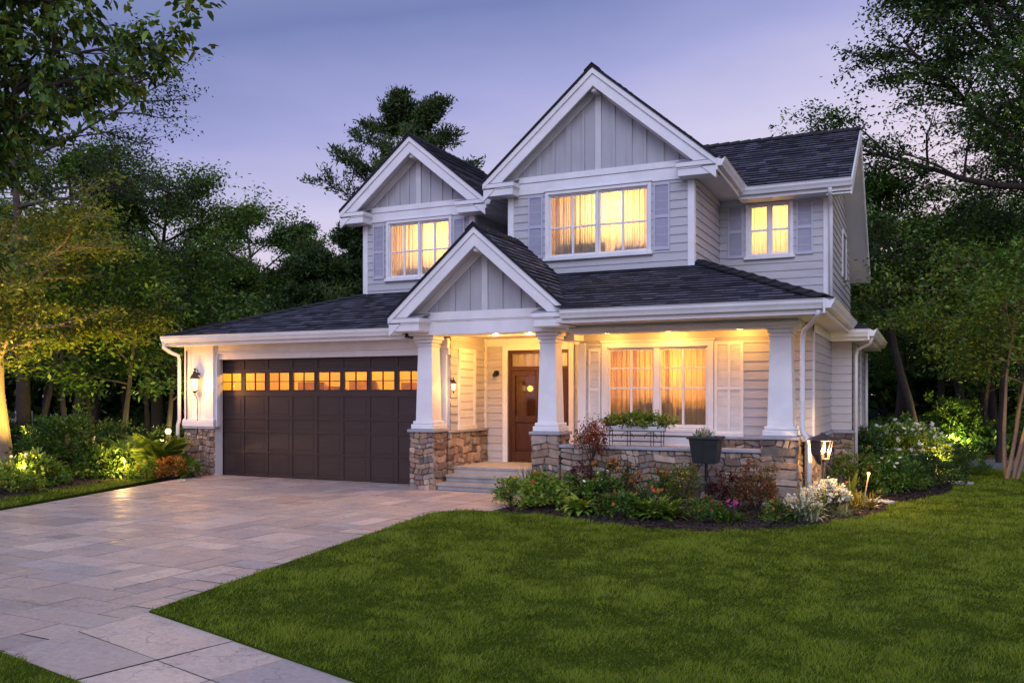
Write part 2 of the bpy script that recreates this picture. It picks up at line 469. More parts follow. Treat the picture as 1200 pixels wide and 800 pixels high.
# lawn outline: drive edge, bed edge, round the corner and out to the trees, then the walk edge
bed_front = [gz(*p) for p in ((582, 600.5), (640, 605), (700, 613), (760, 620), (830, 624), (900, 621), (960, 615), (1010, 607), (1036, 600), (1040, 594), (1028, 587))]
bed_side = [gz(*p) for p in ((1040, 590), (1075, 587), (1110, 579), (1117, 573), (1110, 566), (1090, 560))]
lawn_main = [(-5.22, 4.78), (-5.45, 6.2), (-5.78, 8.4), (-6.0, 9.9), (-6.03, 10.4), (-5.85, 10.75), (-5.5, 10.83)] + [tuple(p[:2]) for p in bed_front] + \
            [tuple(p[:2]) for p in bed_side] + [tuple(at(1085, 19.6)[:2]), tuple(at(1140, 19.3)[:2]), tuple(at(1220, 18.0)[:2]), tuple(at(1330, 17.0)[:2]), (26, 14), (26, -4.4), (6, 1.5)]
lawn_left = [tuple(gz(*p)[:2]) for p in ((-60, 606), (0, 596.5), (100, 578), (185, 561.5), (150, 559.5), (90, 570), (0, 585), (-60, 592))]
lawn_patch = [(-5.24, 3.63), (-4.31, 3.44), (0, 2.35), (6, .8), (6, -4), (-6, -4), (-5.6, 0)]
for nm, pl in (('lawn', lawn_main), ('lawn', lawn_left), ('lawn', lawn_patch)):
    tag(sheet(nm, pl, .012, M['turf'], .07), kind='structure')


def grass(name, poly, seed, dens0=12000, d0=4.6, hmin=.013, hmax=.032):
    r = np.random.default_rng(seed)
    xs = [p[0] for p in poly]; ys = [p[1] for p in poly]
    X = []; Y = []
    # rings of distance so that far turf gets fewer, wider blades
    x0, x1, y0, y1 = max(min(xs), -16), min(max(xs), 16), max(min(ys), -1), min(max(ys), 30)
    step = 1.0
    for gx in np.arange(x0, x1, step):
        for gy in np.arange(y0, y1, step):
            d = math.hypot(gx + .5, gy + .5)
            f_ = -ci * (gx + .5) + cr * (gy + .5); l_ = cr * (gx + .5) + ci * (gy + .5)
            if f_ < 1.2 or abs(l_) > .8 * f_ + 3.5: continue
            n = int(dens0 * min(1, (d0 / max(d, .1)) ** 1.75) * step * step)
            X.append(gx + r.random(n) * step); Y.append(gy + r.random(n) * step)
    X = np.concatenate(X); Y = np.concatenate(Y)
    k = inside(poly, X, Y) & (X < x1) & (Y < y1); X, Y = X[k], Y[k]
    n = len(X); d = np.hypot(X, Y)
    # tussocks: lean, height and tint change over the ground, from hand-sized clumps to broad drifts
    def vn(scale, seed_):
        g = np.random.default_rng(seed_).random((96, 96)); u_, v_ = X / scale, Y / scale; iu, iv = np.floor(u_).astype(int), np.floor(v_).astype(int)
        fu, fv = u_ - iu, v_ - iv; fu = fu * fu * (3 - 2 * fu); fv = fv * fv * (3 - 2 * fv); G_ = lambda a, b: g[a % 96, b % 96]
        return (G_(iu, iv) * (1 - fu) + G_(iu + 1, iv) * fu) * (1 - fv) + (G_(iu, iv + 1) * (1 - fu) + G_(iu + 1, iv + 1) * fu) * fv - .5
    t1 = 2.4 * vn(.16, 5) + 2.2 * vn(.42, 6) + 1.2 * vn(.07, 9); t2 = 2.6 * vn(1.7, 7) + 2.2 * vn(.8, 8)
    ang = r.random(n) * 2 * np.pi; lean_dir = t1 * 1.4 + r.normal(0, 1.4, n)
    h = (hmin + (hmax - hmin) * r.random(n)) * np.clip(1 + .34 * t1, .55, 1.8) * (1 + .25 * (d > 9))
    w = np.maximum(.0026, d * .00062) * (.7 + .6 * r.random(n))
    ln = h * (.5 + .9 * r.random(n))
    wx, wy = np.cos(ang) * w / 2, np.sin(ang) * w / 2
    lx, ly = np.cos(lean_dir) * ln, np.sin(lean_dir) * ln
    z0 = np.full(n, .008)
    v = np.empty((n, 6, 3), 'f')
    v[:, 0] = np.c_[X - wx, Y - wy, z0]; v[:, 1] = np.c_[X + wx, Y + wy, z0]
    mx, my, mz = X + lx * .35, Y + ly * .35, z0 + h * .62
    v[:, 2] = np.c_[mx + wx * .85, my + wy * .85, mz]; v[:, 3] = np.c_[mx - wx * .85, my - wy * .85, mz]
    tx, ty, tz = X + lx, Y + ly, z0 + h
    v[:, 4] = np.c_[tx + wx * .15, ty + wy * .15, tz]; v[:, 5] = np.c_[tx - wx * .15, ty - wy * .15, tz]
    b = np.arange(n)[:, None] * 6
    q = np.concatenate([b + [0, 1, 2, 3], b + [3, 2, 4, 5]])
    m_ = np.clip(.54 + .13 * t1 + .06 * t2 + r.normal(0, .22, n), 0, 1)[:, None]
    c = (1 - m_) * np.array([.058, .105, .008]) + m_ * np.array([.235, .310, .026])
    dry = r.random(n) < .05; c[dry] = np.array([.24, .25, .08])
    return tag(bulk_mesh(name, v.reshape(-1, 3), q, M['blade'], None, np.repeat(c, 6, 0)), kind='stuff')


grass('grass', lawn_main, 1)
grass('grass', lawn_left, 2, 9000)
grass('grass', lawn_patch, 3)

# driveway and walk: sheet of jointing sand with stone slabs laid on it (slabs and their joints are one surface)
drive_poly = [(-12.98, 13.62), (-12.98, 12.72), (-11.67, 8.08), (-9.9, 1.9), (-8.6, -4), (-5.9, -4), (-5.24, 3.63), (-5.22, 4.78), (-5.45, 6.2), (-5.78, 8.4), (-6.0, 9.9), (-6.03, 10.4), (-5.85, 10.75),
              (-5.45, 10.86), (-5.35, 12.95), (-7.5, 12.95), (-7.5, 13.62)]
walk_poly = [(-5.22, 4.78), (-5.24, 3.63), (-4.31, 3.44), (0, 2.35), (6, .8), (14, -1.2), (14, -.5), (6, 1.5)]
tag(sheet('driveway_base', drive_poly, -.007, M['joint'], .05), kind='structure')
tag(sheet('walkway_base', walk_poly, -.008, M['joint'], .05), kind='structure')


def clip_poly(P, Q):                        # clip polygon P (list of 2D) by convex polygon Q (ccw)
    out_ = list(P)
    for i in range(len(Q)):
        a, b = Q[i], Q[(i + 1) % len(Q)]; inp = out_; out_ = []
        s_ = lambda p: (b[0] - a[0]) * (p[1] - a[1]) - (b[1] - a[1]) * (p[0] - a[0])
        for j in range(len(inp)):
            p, q = inp[j], inp[(j + 1) % len(inp)]; sp_, sq = s_(p), s_(q)
            if sp_ >= 0: out_.append(p)
            if sp_ * sq < 0:
                t = sp_ / (sp_ - sq); out_.append((p[0] + (q[0] - p[0]) * t, p[1] + (q[1] - p[1]) * t))
        if len(out_) < 3: return []
    return out_


def slabs(name, poly, org, ang, seed, unit=.46, ext=22, sizes=((2, 1), (2, 1), (1, 2), (1, 1), (2, 2), (3, 1), (2, 1))):
    """random ashlar on a grid of units: slabs 1x1, 2x1, 1x2, 2x2; outline clipped slab by slab to the poly"""
    r = random.Random(seed); n = int(ext / unit); used = set(); mb = MB()
    ca, sa = math.cos(ang), math.sin(ang)
    PX = [p[0] for p in poly]; PY = [p[1] for p in poly]
    pal = [(0.519, 0.405, 0.353), (0.459, 0.373, 0.333), (0.567, 0.445, 0.379), (0.417, 0.344, 0.318), (0.639, 0.506, 0.423), (0.495, 0.373, 0.318), (0.446, 0.384, 0.373), (0.543, 0.428, 0.368)]
    for j in range(-n, n):
        for i in range(-n, n):
            if (i, j) in used: continue
            x0, y0 = org[0] + ca * i * unit - sa * j * unit, org[1] + sa * i * unit + ca * j * unit
            if not (min(PX) - 2 < x0 < max(PX) + 2 and min(PY) - 2 < y0 < max(PY) + 2): continue
            g_ = .0045 if unit > .5 else .0058
            for w, h in r.sample(list(sizes), len(sizes)) + [(1, 1)]:
                cells = [(i + a, j + b) for a in range(w) for b in range(h)]
                if all(c not in used for c in cells): break
            used.update(cells)
            def P_(a, b):
                a = i * unit + a; b = j * unit + b
                return (org[0] + ca * a - sa * b, org[1] + sa * a + ca * b)
            J = lambda: r.uniform(-.003, .003)
            W_, H_ = w * unit, h * unit
            quad = [P_(g_ + J(), g_ + J()), P_(W_ - g_ + J(), g_ + J()), P_(W_ - g_ + J(), H_ - g_ + J()), P_(g_ + J(), H_ - g_ + J())]
            base = pal[r.randrange(len(pal))]; k = r.uniform(.88, 1.12); c = tuple(x * k for x in base)
            ins = inside(poly, np.array([q[0] for q in quad]), np.array([q[1] for q in quad]))
            pieces = [quad] if ins.all() else [clip_poly(quad, tri) for tri in TRI[name]]
            tilt = (r.uniform(-.002, .002), r.uniform(-.002, .002)); z = r.uniform(-.001, .002)
            for pc in pieces:
                if len(pc) < 3: continue
                cx_, cy_ = quad[0]
                top = [(p[0], p[1], z + tilt[0] * (p[0] - cx_) + tilt[1] * (p[1] - cy_)) for p in pc]
                mb.poly(top, c)
                if pc is quad:
                    for a in range(4):
                        p, q = top[a], top[(a + 1) % 4]
                        mb.poly([(p[0], p[1], -.03), (q[0], q[1], -.03), q, p], tuple(x * .8 for x in c))
    return tag(mb.build(name, M['paver']), kind='structure')


def triangulate(poly):
    from mathutils.geometry import tessellate_polygon
    t = tessellate_polygon([[Vector((p[0], p[1], 0)) for p in poly]]); o = []
    for a, b, c in t:
        q = [poly[a][:2], poly[b][:2], poly[c][:2]]
        ar = (q[1][0] - q[0][0]) * (q[2][1] - q[0][1]) - (q[1][1] - q[0][1]) * (q[2][0] - q[0][0])
        o.append(q if ar > 0 else q[::-1])
    return o


TRI = {'driveway': triangulate(drive_poly), 'walkway': triangulate(walk_poly)}
slabs('driveway', drive_poly, (-9, 8), R(-2), 5, unit=.30)
slabs('walkway', walk_poly, (-5.23, 4.79), R(-14), 6, unit=.585, ext=24, sizes=((1, 1), (2, 1), (1, 1)))

# mulch beds
bed_poly = [tuple(p[:2]) for p in bed_front] + [(-.95, 14.2), (-1.3, 14.8), (-1.7, 13.2), (-2.2, 12.98), (-5.1, 12.98), (-5.35, 12.9)]
bed2_poly = [tuple(p[:2]) for p in bed_side] + [(-.1, 21), (-1.2, 21), (-1.25, 15.2)]
bed3_poly = [(-12.98, 13.0)] + [tuple(gz(*p)[:2]) for p in ((185, 561), (150, 560.5), (90, 571), (0, 586), (-70, 594), (-70, 560), (60, 545), (205, 545))] + [(-13.6, 13.4)]


def mulch_bed(poly, seed):
    r = np.random.default_rng(seed); mb = MB(); tris = triangulate(poly)
    mb.prism([(p[0], p[1], -.05) for p in poly], (0, 0, .075))
    o = mb.build('mulch_bed', M['mulch'])
    # chips lying on it belong to the same surface
    xs = [p[0] for p in poly]; ys = [p[1] for p in poly]; n = 9000
    X = r.uniform(min(xs), max(xs), n); Y = r.uniform(min(ys), max(ys), n); k = inside(poly, X, Y); X, Y = X[k], Y[k]; n = len(X)
    a = r.random(n) * 6.28; l = r.uniform(.015, .04, n); w = r.uniform(.006, .014, n); z = .028 + r.random(n) * .022
    dx, dy = np.cos(a) * l, np.sin(a) * l; ex, ey = -np.sin(a) * w, np.cos(a) * w; tz = r.normal(0, .01, n)
    v = np.stack([np.c_[X - dx - ex, Y - dy - ey, z - tz], np.c_[X + dx - ex, Y + dy - ey, z + tz], np.c_[X + dx + ex, Y + dy + ey, z + tz + .004], np.c_[X - dx + ex, Y - dy + ey, z - tz + .004]], 1)
    q = np.arange(n * 4).reshape(n, 4)
    tag(bulk_mesh('mulch_chips', v.reshape(-1, 3), q, M['mulch']), kind='stuff')
    return tag(o, kind='structure')


for i, p in enumerate((bed_poly, bed2_poly, bed3_poly)): mulch_bed(p, 20 + i)

# ------------------------------------------------------------------ the house
house = thing('house', 'two-storey pale grey house with gabled roofs, stone piers and warm lit windows', 'house', (-6.5, 15, 0))
SID_EXP = .142


def pieces(u0, u1, v0, v1, holes):
    o = []; u = u0
    for a, b, c, d in sorted(holes):
        if a > u: o.append((u, a, v0, v1))
        if c > v0: o.append((a, b, v0, c))
        if d < v1: o.append((a, b, d, v1))
        u = b
    if u < u1: o.append((u, u1, v0, v1))
    return o


def wall_y(y, x0, x1, z0, z1, holes=(), corners='', m='siding', thick=.1):
    mb = MB()
    for a, b, c, d in pieces(x0, x1, z0, z1, holes):
        mb.box(a, b, y + .001, y + thick, c, d)
        lap(mb, (0, y, 0), (1, 0, 0), (0, 0, 1), (0, -1, 0), [(a, c), (b, c), (b, d), (a, d)], SID_EXP, .016)
    w = mb.build('wall', M[m], house)
    for c in corners:
        xa = x0 - .022 if c == 'l' else x1 - .09
        cb = MB(); cb.box(xa, xa + .112, y - .028, y + .09, z0, z1); cb.build('corner_board', M['trim'], w, .004)
    return w


def wall_x(x, poly, sgn=1, corners=(), thick=.1):
    """poly in (y,z), convex, facing +X (sgn 1) or -X"""
    mb = MB()
    mb.prism([(x - sgn * .001, q[0], q[1]) for q in poly], (-sgn * thick, 0, 0))
    lap(mb, (x, 0, 0), (0, 1, 0), (0, 0, 1), (sgn, 0, 0), poly, SID_EXP, .016)
    w = mb.build('wall', M['siding'], house)
    for yc, z0, z1 in corners:
        cb = MB(); cb.box(x - .05, x + .026, yc, yc + .1, z0, z1); cb.build('corner_board', M['trim'], w, .004)
    return w


# upper main block
ZL = 3.55
wall_y(14.3, -6.74, -3.41, ZL, 5.30, [(-5.98, -4.17, 4.02, 5.12)], 'lr')
wall_x(-3.41, [(14.39, 3.6), (16.3, 3.6), (16.3, 5.35), (14.39, 5.35)])
wall_x(-6.74, [(14.39, 3.6), (20, 3.6), (20, 5.35), (14.39, 5.35)], -1)
# upper right wing
wall_y(16.3, -3.40, -1.5, 2.9, 5.3, [(-2.87, -2.15, 4.12, 5.05)], 'r')
wall_x(-1.5, [(16.39, 2.75), (21.2, 2.75), (21.2, 4.6), (18.3, 6.70), (16.39, 5.32)])
# upper left block
wall_y(14.8, -10.21, -7.72, 3.45, 5.15, [(-9.62, -8.25, 3.92, 5.0)], 'lr')
wall_x(-7.72, [(14.89, 3.5), (16.3, 3.5), (16.3, 5.2), (14.89, 5.2)])
wall_x(-10.21, [(14.89, 2.9), (18.5, 2.9), (18.5, 5.2), (14.89, 5.2)], -1)
wall_y(16.3, -7.72, -6.72, 3.4, 5.3)
# ground floor
FZ = .36
wall_y(13.8, -5.2, -1.5, .95, 2.72, [(-4.72, -3.06, 1.09, 2.38)], '')
wall_x(-1.5, [(13.89, .98), (16.7, .98), (16.7, 2.8), (13.89, 2.8)], 1, [(13.80, .98, 2.75)])
wall_y(16.7, -1.5, -1.15, .98, 2.72)
wall_x(-1.15, [(16.79, .98), (20.4, .98), (20.4, 2.72), (16.79, 2.72)], 1, [(17.6, 1, 2.6), (18.9, 1, 2.6)])
wall_y(14.9, -7.5, -5.2, FZ, 2.70, [(-7.05, -5.82, FZ, 2.44)])
wall_x(-7.5, [(13.47, .98), (14.9, .98), (14.9, 2.68), (13.47, 2.68)], 1, [(14.78, .98, 2.66)])
wall_x(-5.2, [(13.9, FZ), (14.9, FZ), (14.9, 2.68), (13.9, 2.68)], -1)
wall_x(-13.5, [(13.46, 0), (19.5, 0), (19.5, 2.72), (13.46, 2.72)], -1)
bk_ = MB()
bk_.box(-13.4, -1.6, 19.55, 19.65, 0, 2.7); bk_.box(-10.1, -6.8, 18.45, 18.55, 2.7, 5.2); bk_.box(-6.7, -1.55, 21.1, 21.2, 0, 4.5)
bk_.build('rear_wall', M['siding'], house)
# unseen dark core added so that nothing shines through between the rooms
core = MB(); core.box(-13.3, -7.7, 15.4, 19.4, .05, 2.6); core.box(-7.4, -1.7, 16.8, 21, .05, 2.6); core.box(-7.4, -5.4, 16.0, 16.7, .05, 2.6)
core.build('light_block_core', M['mortar'], house)


# ---- windows
def window(x0, x1, z0, z1, y, sashes, vmunt=(), hmunt=(), casing=.055, sill=True, power=40, depth=1.3, drape=(), head=True, lampz=.75, lx=.5, brown_boxes=None, mullw=.045, lc=(1, .66, .27), cm='curtain'):
    f = MB(); yo, yi = y - .035, y + .09
    c = casing
    # casing outside the wall
    f.box(x0 - c, x0, yo, y + .02, z0 - .01, z1 + c); f.box(x1, x1 + c, yo, y + .02, z0 - .01, z1 + c)
    f.box(x0, x1, yo, y + .02, z1, z1 + c)
    # jambs
    j = .018
    f.box(x0, x0 + j, y - .01, yi, z0, z1); f.box(x1 - j, x1, y - .01, yi, z0, z1)
    f.box(x0 + j, x1 - j, y - .008, yi, z1 - j, z1); f.box(x0 + j, x1 - j, y - .008, yi, z0, z0 + j)
    # mullions between sashes
    n = sashes; wd = (x1 - x0 - 2 * j - mullw * (n - 1)) / n
    xs = []
    for k in range(n):
        a = x0 + j + k * (wd + mullw); xs.append((a, a + wd))
        if k: f.box(a - mullw, a, y - .012, yi - .003, z0 + j, z1 - j)
    s_ = .026; ys0, ys1 = y + .022, y + .058
    for a, b in xs:
        f.box(a, a + s_, ys0, ys1, z0 + j, z1 - j); f.box(b - s_, b, ys0, ys1, z0 + j, z1 - j)
        f.box(a + s_, b - s_, ys0, ys1, z0 + j, z0 + j + s_ * 1.25); f.box(a + s_, b - s_, ys0, ys1, z1 - j - s_, z1 - j)
        for t in vmunt:
            xm = a + (b - a) * t; f.box(xm - .019, xm + .019, ys0 - .010, ys1 - .008, z0 + j + s_, z1 - j - s_)
        for t, w in hmunt:
            zm = z0 + (z1 - z0) * t; f.box(a + s_, b - s_, ys0 - .006, ys1 - .005, zm - w / 2, zm + w / 2)
    fo = f.build('window', M['trim'], house, .003)
    if sill:
        sb = MB(); sb.box(x0 - c - .03, x1 + c + .03, y - .075, y + .03, z0 - .065, z0 - .012); sb.build('sill', M['trim'], fo, .006)
    if head:
        hb = MB(); hb.box(x0 - c - .02, x1 + c + .02, y - .055, y + .01, z1 + c, z1 + c + .03); hb.build('head_trim', M['trim'], fo, .004)
    for a, b in xs:
        p = MB(); p.box(a + .01, b - .01, y + .038, y + .042, z0 + j + .01, z1 - j - .01); p.build('pane', M['glass'], fo)
    # sheer curtain in folds, then heavier drapes at the sides
    r = random.Random(int(abs(x0) * 100))

    def folds(xa, xb, yb, amp, freq, m, nm, za, zb):
        mb = MB(); n_ = max(12, int((xb - xa) * 90)); P = []
        ph = r.uniform(0, 6)
        for i in range(n_ + 1):
            x = xa + (xb - xa) * i / n_
            P.append((x, yb + amp * (.7 * math.sin(x * freq + ph) + .5 * math.sin(x * freq * 2.3 + 1 + ph) + .3 * math.sin(x * freq * .37))))
        for i in range(n_):
            (xa_, ya_), (xb_, yb_) = P[i], P[i + 1]
            mb.poly([(xa_, ya_, za), (xb_, yb_, za), (xb_, yb_ * .97 + .03 * yb, zb), (xa_, ya_ * .97 + .03 * yb, zb)])
        mb.build(nm, m, fo, smooth=True)
    folds(x0 - .05, x1 + .05, y + .2, .016, 62, M[cm], 'curtain', z0 - .05, z1 + .05)
    for a, b in drape:
        folds(x0 + (x1 - x0) * a, x0 + (x1 - x0) * b, y + .28, .022, 48, M['drape'], 'drape', z0 - .05, z1 + .05)
    # the lit room behind
    rm = MB(); X0, X1, Y0, Y1, Z0, Z1 = x0 - .3, x1 + .3, y + .101, y + depth, z0 - .75, z1 + .22
    for q in ([(X0, Y1, Z0), (X1, Y1, Z0), (X1, Y1, Z1), (X0, Y1, Z1)], [(X0, Y0, Z0), (X0, Y1, Z0), (X0, Y1, Z1), (X0, Y0, Z1)],
              [(X1, Y0, Z0), (X1, Y1, Z0), (X1, Y1, Z1), (X1, Y0, Z1)], [(X0, Y0, Z1), (X1, Y0, Z1), (X1, Y1, Z1), (X0, Y1, Z1)],
              [(X0, Y0, Z0), (X1, Y0, Z0), (X1, Y1, Z0), (X0, Y1, Z0)]):
        rm.poly(q)
    for a, b, c_, d in pieces(X0, X1, Z0, Z1, [(x0, x1, z0, z1)]): rm.poly([(a, Y0, c_), (b, Y0, c_), (b, Y0, d), (a, Y0, d)])
    rm.build('interior_wall', M['interior'], fo)
    if brown_boxes:  # boxes added close behind the curtain to shade its lower part
        fb = MB()
        for a, b, h in brown_boxes:
            fb.box(x0 + (x1 - x0) * a, x0 + (x1 - x0) * b, y + .27, y + .55, Z0, z0 + h)
        fb.build('curtain_shade_box', M['brown_boxes'], fo, .03)
    lamp('room_light', (x0 + (x1 - x0) * lx, y + depth * .6, z0 + (z1 - z0) * lampz), power, lc, .07)
    return fo


def shutter(x0, x1, z0, z1, y, m='shutter', mid=.5, vm=False, stiles=.03):
    b = MB(); ya, yb = y - .034, y - .002; s_ = stiles
    b.box(x0, x0 + s_, ya, yb, z0, z1); b.box(x1 - s_, x1, ya, yb, z0, z1)
    zm = z0 + (z1 - z0) * mid
    for za, zb in ((z0, z0 + .05), (zm - .028, zm + .028), (z1 - .045, z1)): b.box(x0 + s_, x1 - s_, ya, yb, za, zb)
    if vm: b.box((x0 + x1) / 2 - .02, (x0 + x1) / 2 + .02, ya - .002, yb, z0 + .05, z1 - .045)
    z = z0 + .052
    while z < z1 - .06:                               # fine louvres
        if not (zm - .045 < z < zm + .03):
            b.prism([(x0 + s_, ya + .012, z), (x0 + s_, ya + .014, z + .003), (x0 + s_, yb - .010, z + .016), (x0 + s_, yb - .010, z + .011)], (x1 - x0 - 2 * s_, 0, 0))
        z += .0155
    b.box(x0 + s_, x1 - s_, yb - .010, yb, z0 + .05, z1 - .045)
    return b.build('shutter', M[m], house)


window(-5.98, -4.17, 4.02, 5.12, 14.3, 2, (.5,), ((.47, .03),), power=78, drape=((0.0, .12),), brown_boxes=((.0, .55, .34), (.62, .9, .25)), lx=.55)
shutter(-6.36, -6.08, 4.02, 5.14, 14.3); shutter(-4.075, -3.80, 4.02, 5.14, 14.3)
window(-2.87, -2.15, 4.12, 5.05, 16.3, 2, (), ((.5, .035),), power=50, mullw=.05, lx=.4)
shutter(-3.25, -2.97, 4.10, 5.07, 16.3); shutter(-2.045, -1.76, 4.10, 5.07, 16.3)
window(-9.62, -8.25, 3.92, 5.0, 14.8, 2, (.5,), ((.48, .03),), power=70, drape=((0, .1),), brown_boxes=((.1, .8, .3),), lx=.55)
shutter(-9.99, -9.72, 3.92, 5.0, 14.8); shutter(-8.155, -7.91, 3.92, 5.0, 14.8)
window(-4.72, -3.06, 1.09, 2.38, 13.8, 2, (.5,), ((.49, .03), (.74, .026)), casing=.09, power=50, lc=(1, .48, .075), cm='amber', drape=((.24, .30), (.55, .59)), brown_boxes=((-.1, .24, .36), (.27, .62, .50), (.64, 1.05, .42)), lampz=.8, lx=.55, mullw=.09)
shutter(-5.04, -4.835, 1.04, 2.37, 13.8, 'shutterw'); shutter(-2.955, -2.51, 1.0, 2.44, 13.8, 'shutterw', vm=True, stiles=.045)
# apron boards and white board under the big window
ap = MB(); ap.box(-4.95, -2.50, 13.735, 13.80, .97, 1.025); ap.box(-5.0, -3.0, 13.765, 13.80, .40, .94)
for z in (.62, .80): ap.box(-4.98, -3.02, 13.755, 13.766, z, z + .012)
ap.build('apron_board', M['trim'], house, .004)
# entry side window with louvred blind
sw = MB()
for y0_, y1_ in ((13.74, 13.80), (14.32, 14.40)): sw.box(-7.51, -7.465, y0_, y1_, 1.0, 2.44)
sw.box(-7.51, -7.465, 13.8, 14.32, 2.36, 2.44); sw.box(-7.51, -7.455, 13.72, 14.42, .99, 1.06)
for k in range(9): sw.box(-7.50, -7.478, 13.8, 14.32, 1.06 + k * .145, 1.06 + k * .145 + .128)
sw.build('side_window', M['shutterw'], house, .004)
# side windows further back
sv = MB()
for x, y0_, y1_, z0, z1 in ((-1.5, 19.0, 19.8, 4.0, 4.9),):
    sv.box(x - .01, x + .035, y0_ - .08, y0_, z0, z1); sv.box(x - .01, x + .035, y1_, y1_ + .08, z0, z1); sv.box(x - .01, x + .035, y0_, y1_, z1, z1 + .08)
svo = sv.build('window', M['trim'], house, .003)
MB().box(-1.495, -1.478, 19.0, 19.8, 4.0, 4.9).build('pane', mat('dusk_glass', (.05, .06, .08), .05, spec=.8), svo)

# ---- trim boards under the gables, gable boards
def gable(cx, za, hw, ze, yf, yw, yb, wl, wr, zb0, zb1, nb, panel_y=None, band=True, seed=0):
    """front facing gable: roof planes, rake boards, soffit, gable boards with battens, cornice returns"""
    s = (za - ze) / hw
    zz = lambda x, d=0: za - d - s * abs(x - cx)
    rb = MB()
    for sg in (-1, 1):
        xe = cx + sg * hw
        roof = [(xe, yf - .03, ze), (xe, yb, ze), (cx, yb, za), (cx, yf - .03, za)]
        roof_plane(rb, roof, seed=seed + sg)
        # shingle edge thickness along the rake
        rb.prism([(xe, yf - .05, ze + .02), (cx, yf - .05, za + .02), (cx, yf - .05, za - .03), (xe, yf - .05, ze - .03)], (0, .03, 0))
        # roof deck
    rb.prism([(cx - hw, yf + .0, ze - .03), (cx, yf + .0, za - .03), (cx + hw, yf + .0, ze - .03), (cx + hw, yf, ze - .06), (cx, yf, za - .06), (cx - hw, yf, ze - .06)][0:0] or
             [(cx - hw, yf, ze - .06), (cx, yf, za - .06), (cx, yf, za - .03), (cx - hw, yf, ze - .03)], (0, yb - yf, 0))
    rb.prism([(cx + hw, yf, ze - .06), (cx, yf, za - .06), (cx, yf, za - .03), (cx + hw, yf, ze - .03)], (0, yb - yf, 0))
    ro = rb.build('roof', M['roof'], house)
    # ridge cap
    rc = MB(); k = int((yb - yf) / .2); rr = random.Random(seed)
    for i in range(k):
        y = yf - .06 + i * .2
        for sg in (-1, 1):
            rc.prism([(cx, y, za + .045), (cx + sg * .14, y, za + .045 - s * .14), (cx + sg * .14, y + .23, za + .025 - s * .14), (cx, y + .23, za + .025)], (0, 0, -.018))
    rc.build('ridge_cap', M['roof'], ro)
    for sg in (-1, 1):
        xe = cx + sg * hw
        b = MB()
        b.prism([(xe, yf, ze - .03), (cx, yf, za - .03), (cx, yf, za - .34), (xe - sg * .0, yf, ze - .34)], (0, .04, 0))
        b.prism([(xe, yf - .03, ze - .03), (cx, yf - .03, za - .03), (cx, yf - .03, za - .135), (xe, yf - .03, ze - .135)], (0, .029, 0))
        b.build('rake_board', M['trim'], house, .004)
        sf = MB(); sf.prism([(xe, yf + .041, ze - .20), (cx, yf + .041, za - .20), (cx, yf + .041, za - .22), (xe, yf + .041, ze - .22)], (0, yw - yf - .041, 0))
        sf.build('soffit', M['soffit'], house)
        it = MB(); it.prism([(xe - sg * .2, yw - .03, zz(xe - sg * .2, .222)), (cx, yw - .03, za - .222), (cx, yw - .03, za - .37), (xe - sg * .2, yw - .03, zz(xe - sg * .2, .37))], (0, .028, 0))
        it.build('inner_rake_trim', M['trim'], house)
        # cornice return
        xw = wl if sg < 0 else wr
        xa, xb = sorted((xe + sg * .01, xw - sg * .22))
        zt = ze - .02
        cb = MB(); cb.box(xa + .03, xb - .03, yf + .015, yw - .001, zt - .24, zt - .10); cb.box(xa, xb, yf - .02, yw - .001, zt - .10, zt - .02)
        cb.box(xa + .015, xb - .015, yf, yw - .001, zt - .125, zt - .10)
        cb.build('cornice_return', M['trim'], house, .006)
        top = MB(); top.prism([(xa, yf - .02, zt - .018), (xb, yf - .02, zt - .018), (xb, yw, zt + .09), (xa, yw, zt + .09)], (0, 0, -.012)); top.build('return_flashing', M['cap'], house)
    # gable boards: sheet plus battens in one part
    p = MB(); zl = zb1; hx = (za - .2 - zl) / s
    p.prism([(cx - hx, yw, zl), (cx + hx, yw, zl), (cx, yw, za - .2)], (0, .08, 0))
    for i in range(-nb, nb + 1):
        if i == 0: continue
        x = cx + i * hx / (nb + .35)
        h = zz(x, .24)
        w = .026 if i % 2 else .05
        if h > zl + .05: p.box(x - w, x + w, yw - .026, yw, zl, h)
    po = p.build('gable_panel', M['panel'], house, .003)
    kp = MB(); kp.box(cx - .055, cx + .055, yw - .032, yw, zl, za - .24)
    kp.build('king_post', M['post'], po, .004)
    br = MB(); br.box(cx - .05, cx + .05, yf + .06, yw - .02, za - .42, za - .24); br.build('ridge_bracket', M['trim'], house, .01)
    if band:
        b = MB(); b.box(wl - .03, wr + .03, yw - .035, yw - .001, zb0, zb1 - .105); b.box(wl - .04, wr + .04, yw - .055, yw - .001, zb1 - .105, zb1)
        b.build('frieze_board', M['trim'], house, .004)


gable(-5.05, 7.16, 2.07, 5.40, 14.0, 14.3, 20.0, -6.74, -3.41, 5.165, 5.47, 6, seed=1)
gable(-8.93, 6.60, 1.62, 5.27, 14.45, 14.8, 17.6, -10.21, -7.72, 5.05, 5.34, 5, seed=2)
gable(-6.52, 4.34, 1.62, 2.93, 12.5, 12.9, 14.3, -7.75, -5.3, 2.62, 3.0, 4, band=False, seed=3)
eb = MB(); eb.box(-7.98, -5.06, 12.865, 13.3, 2.62, 2.855); eb.box(-8.0, -5.04, 12.84, 13.32, 2.857, 3.0); eb.box(-7.99, -5.05, 12.852, 13.31, 2.835, 2.857)
eb.build('entry_beam', M['trim'], house, .006)

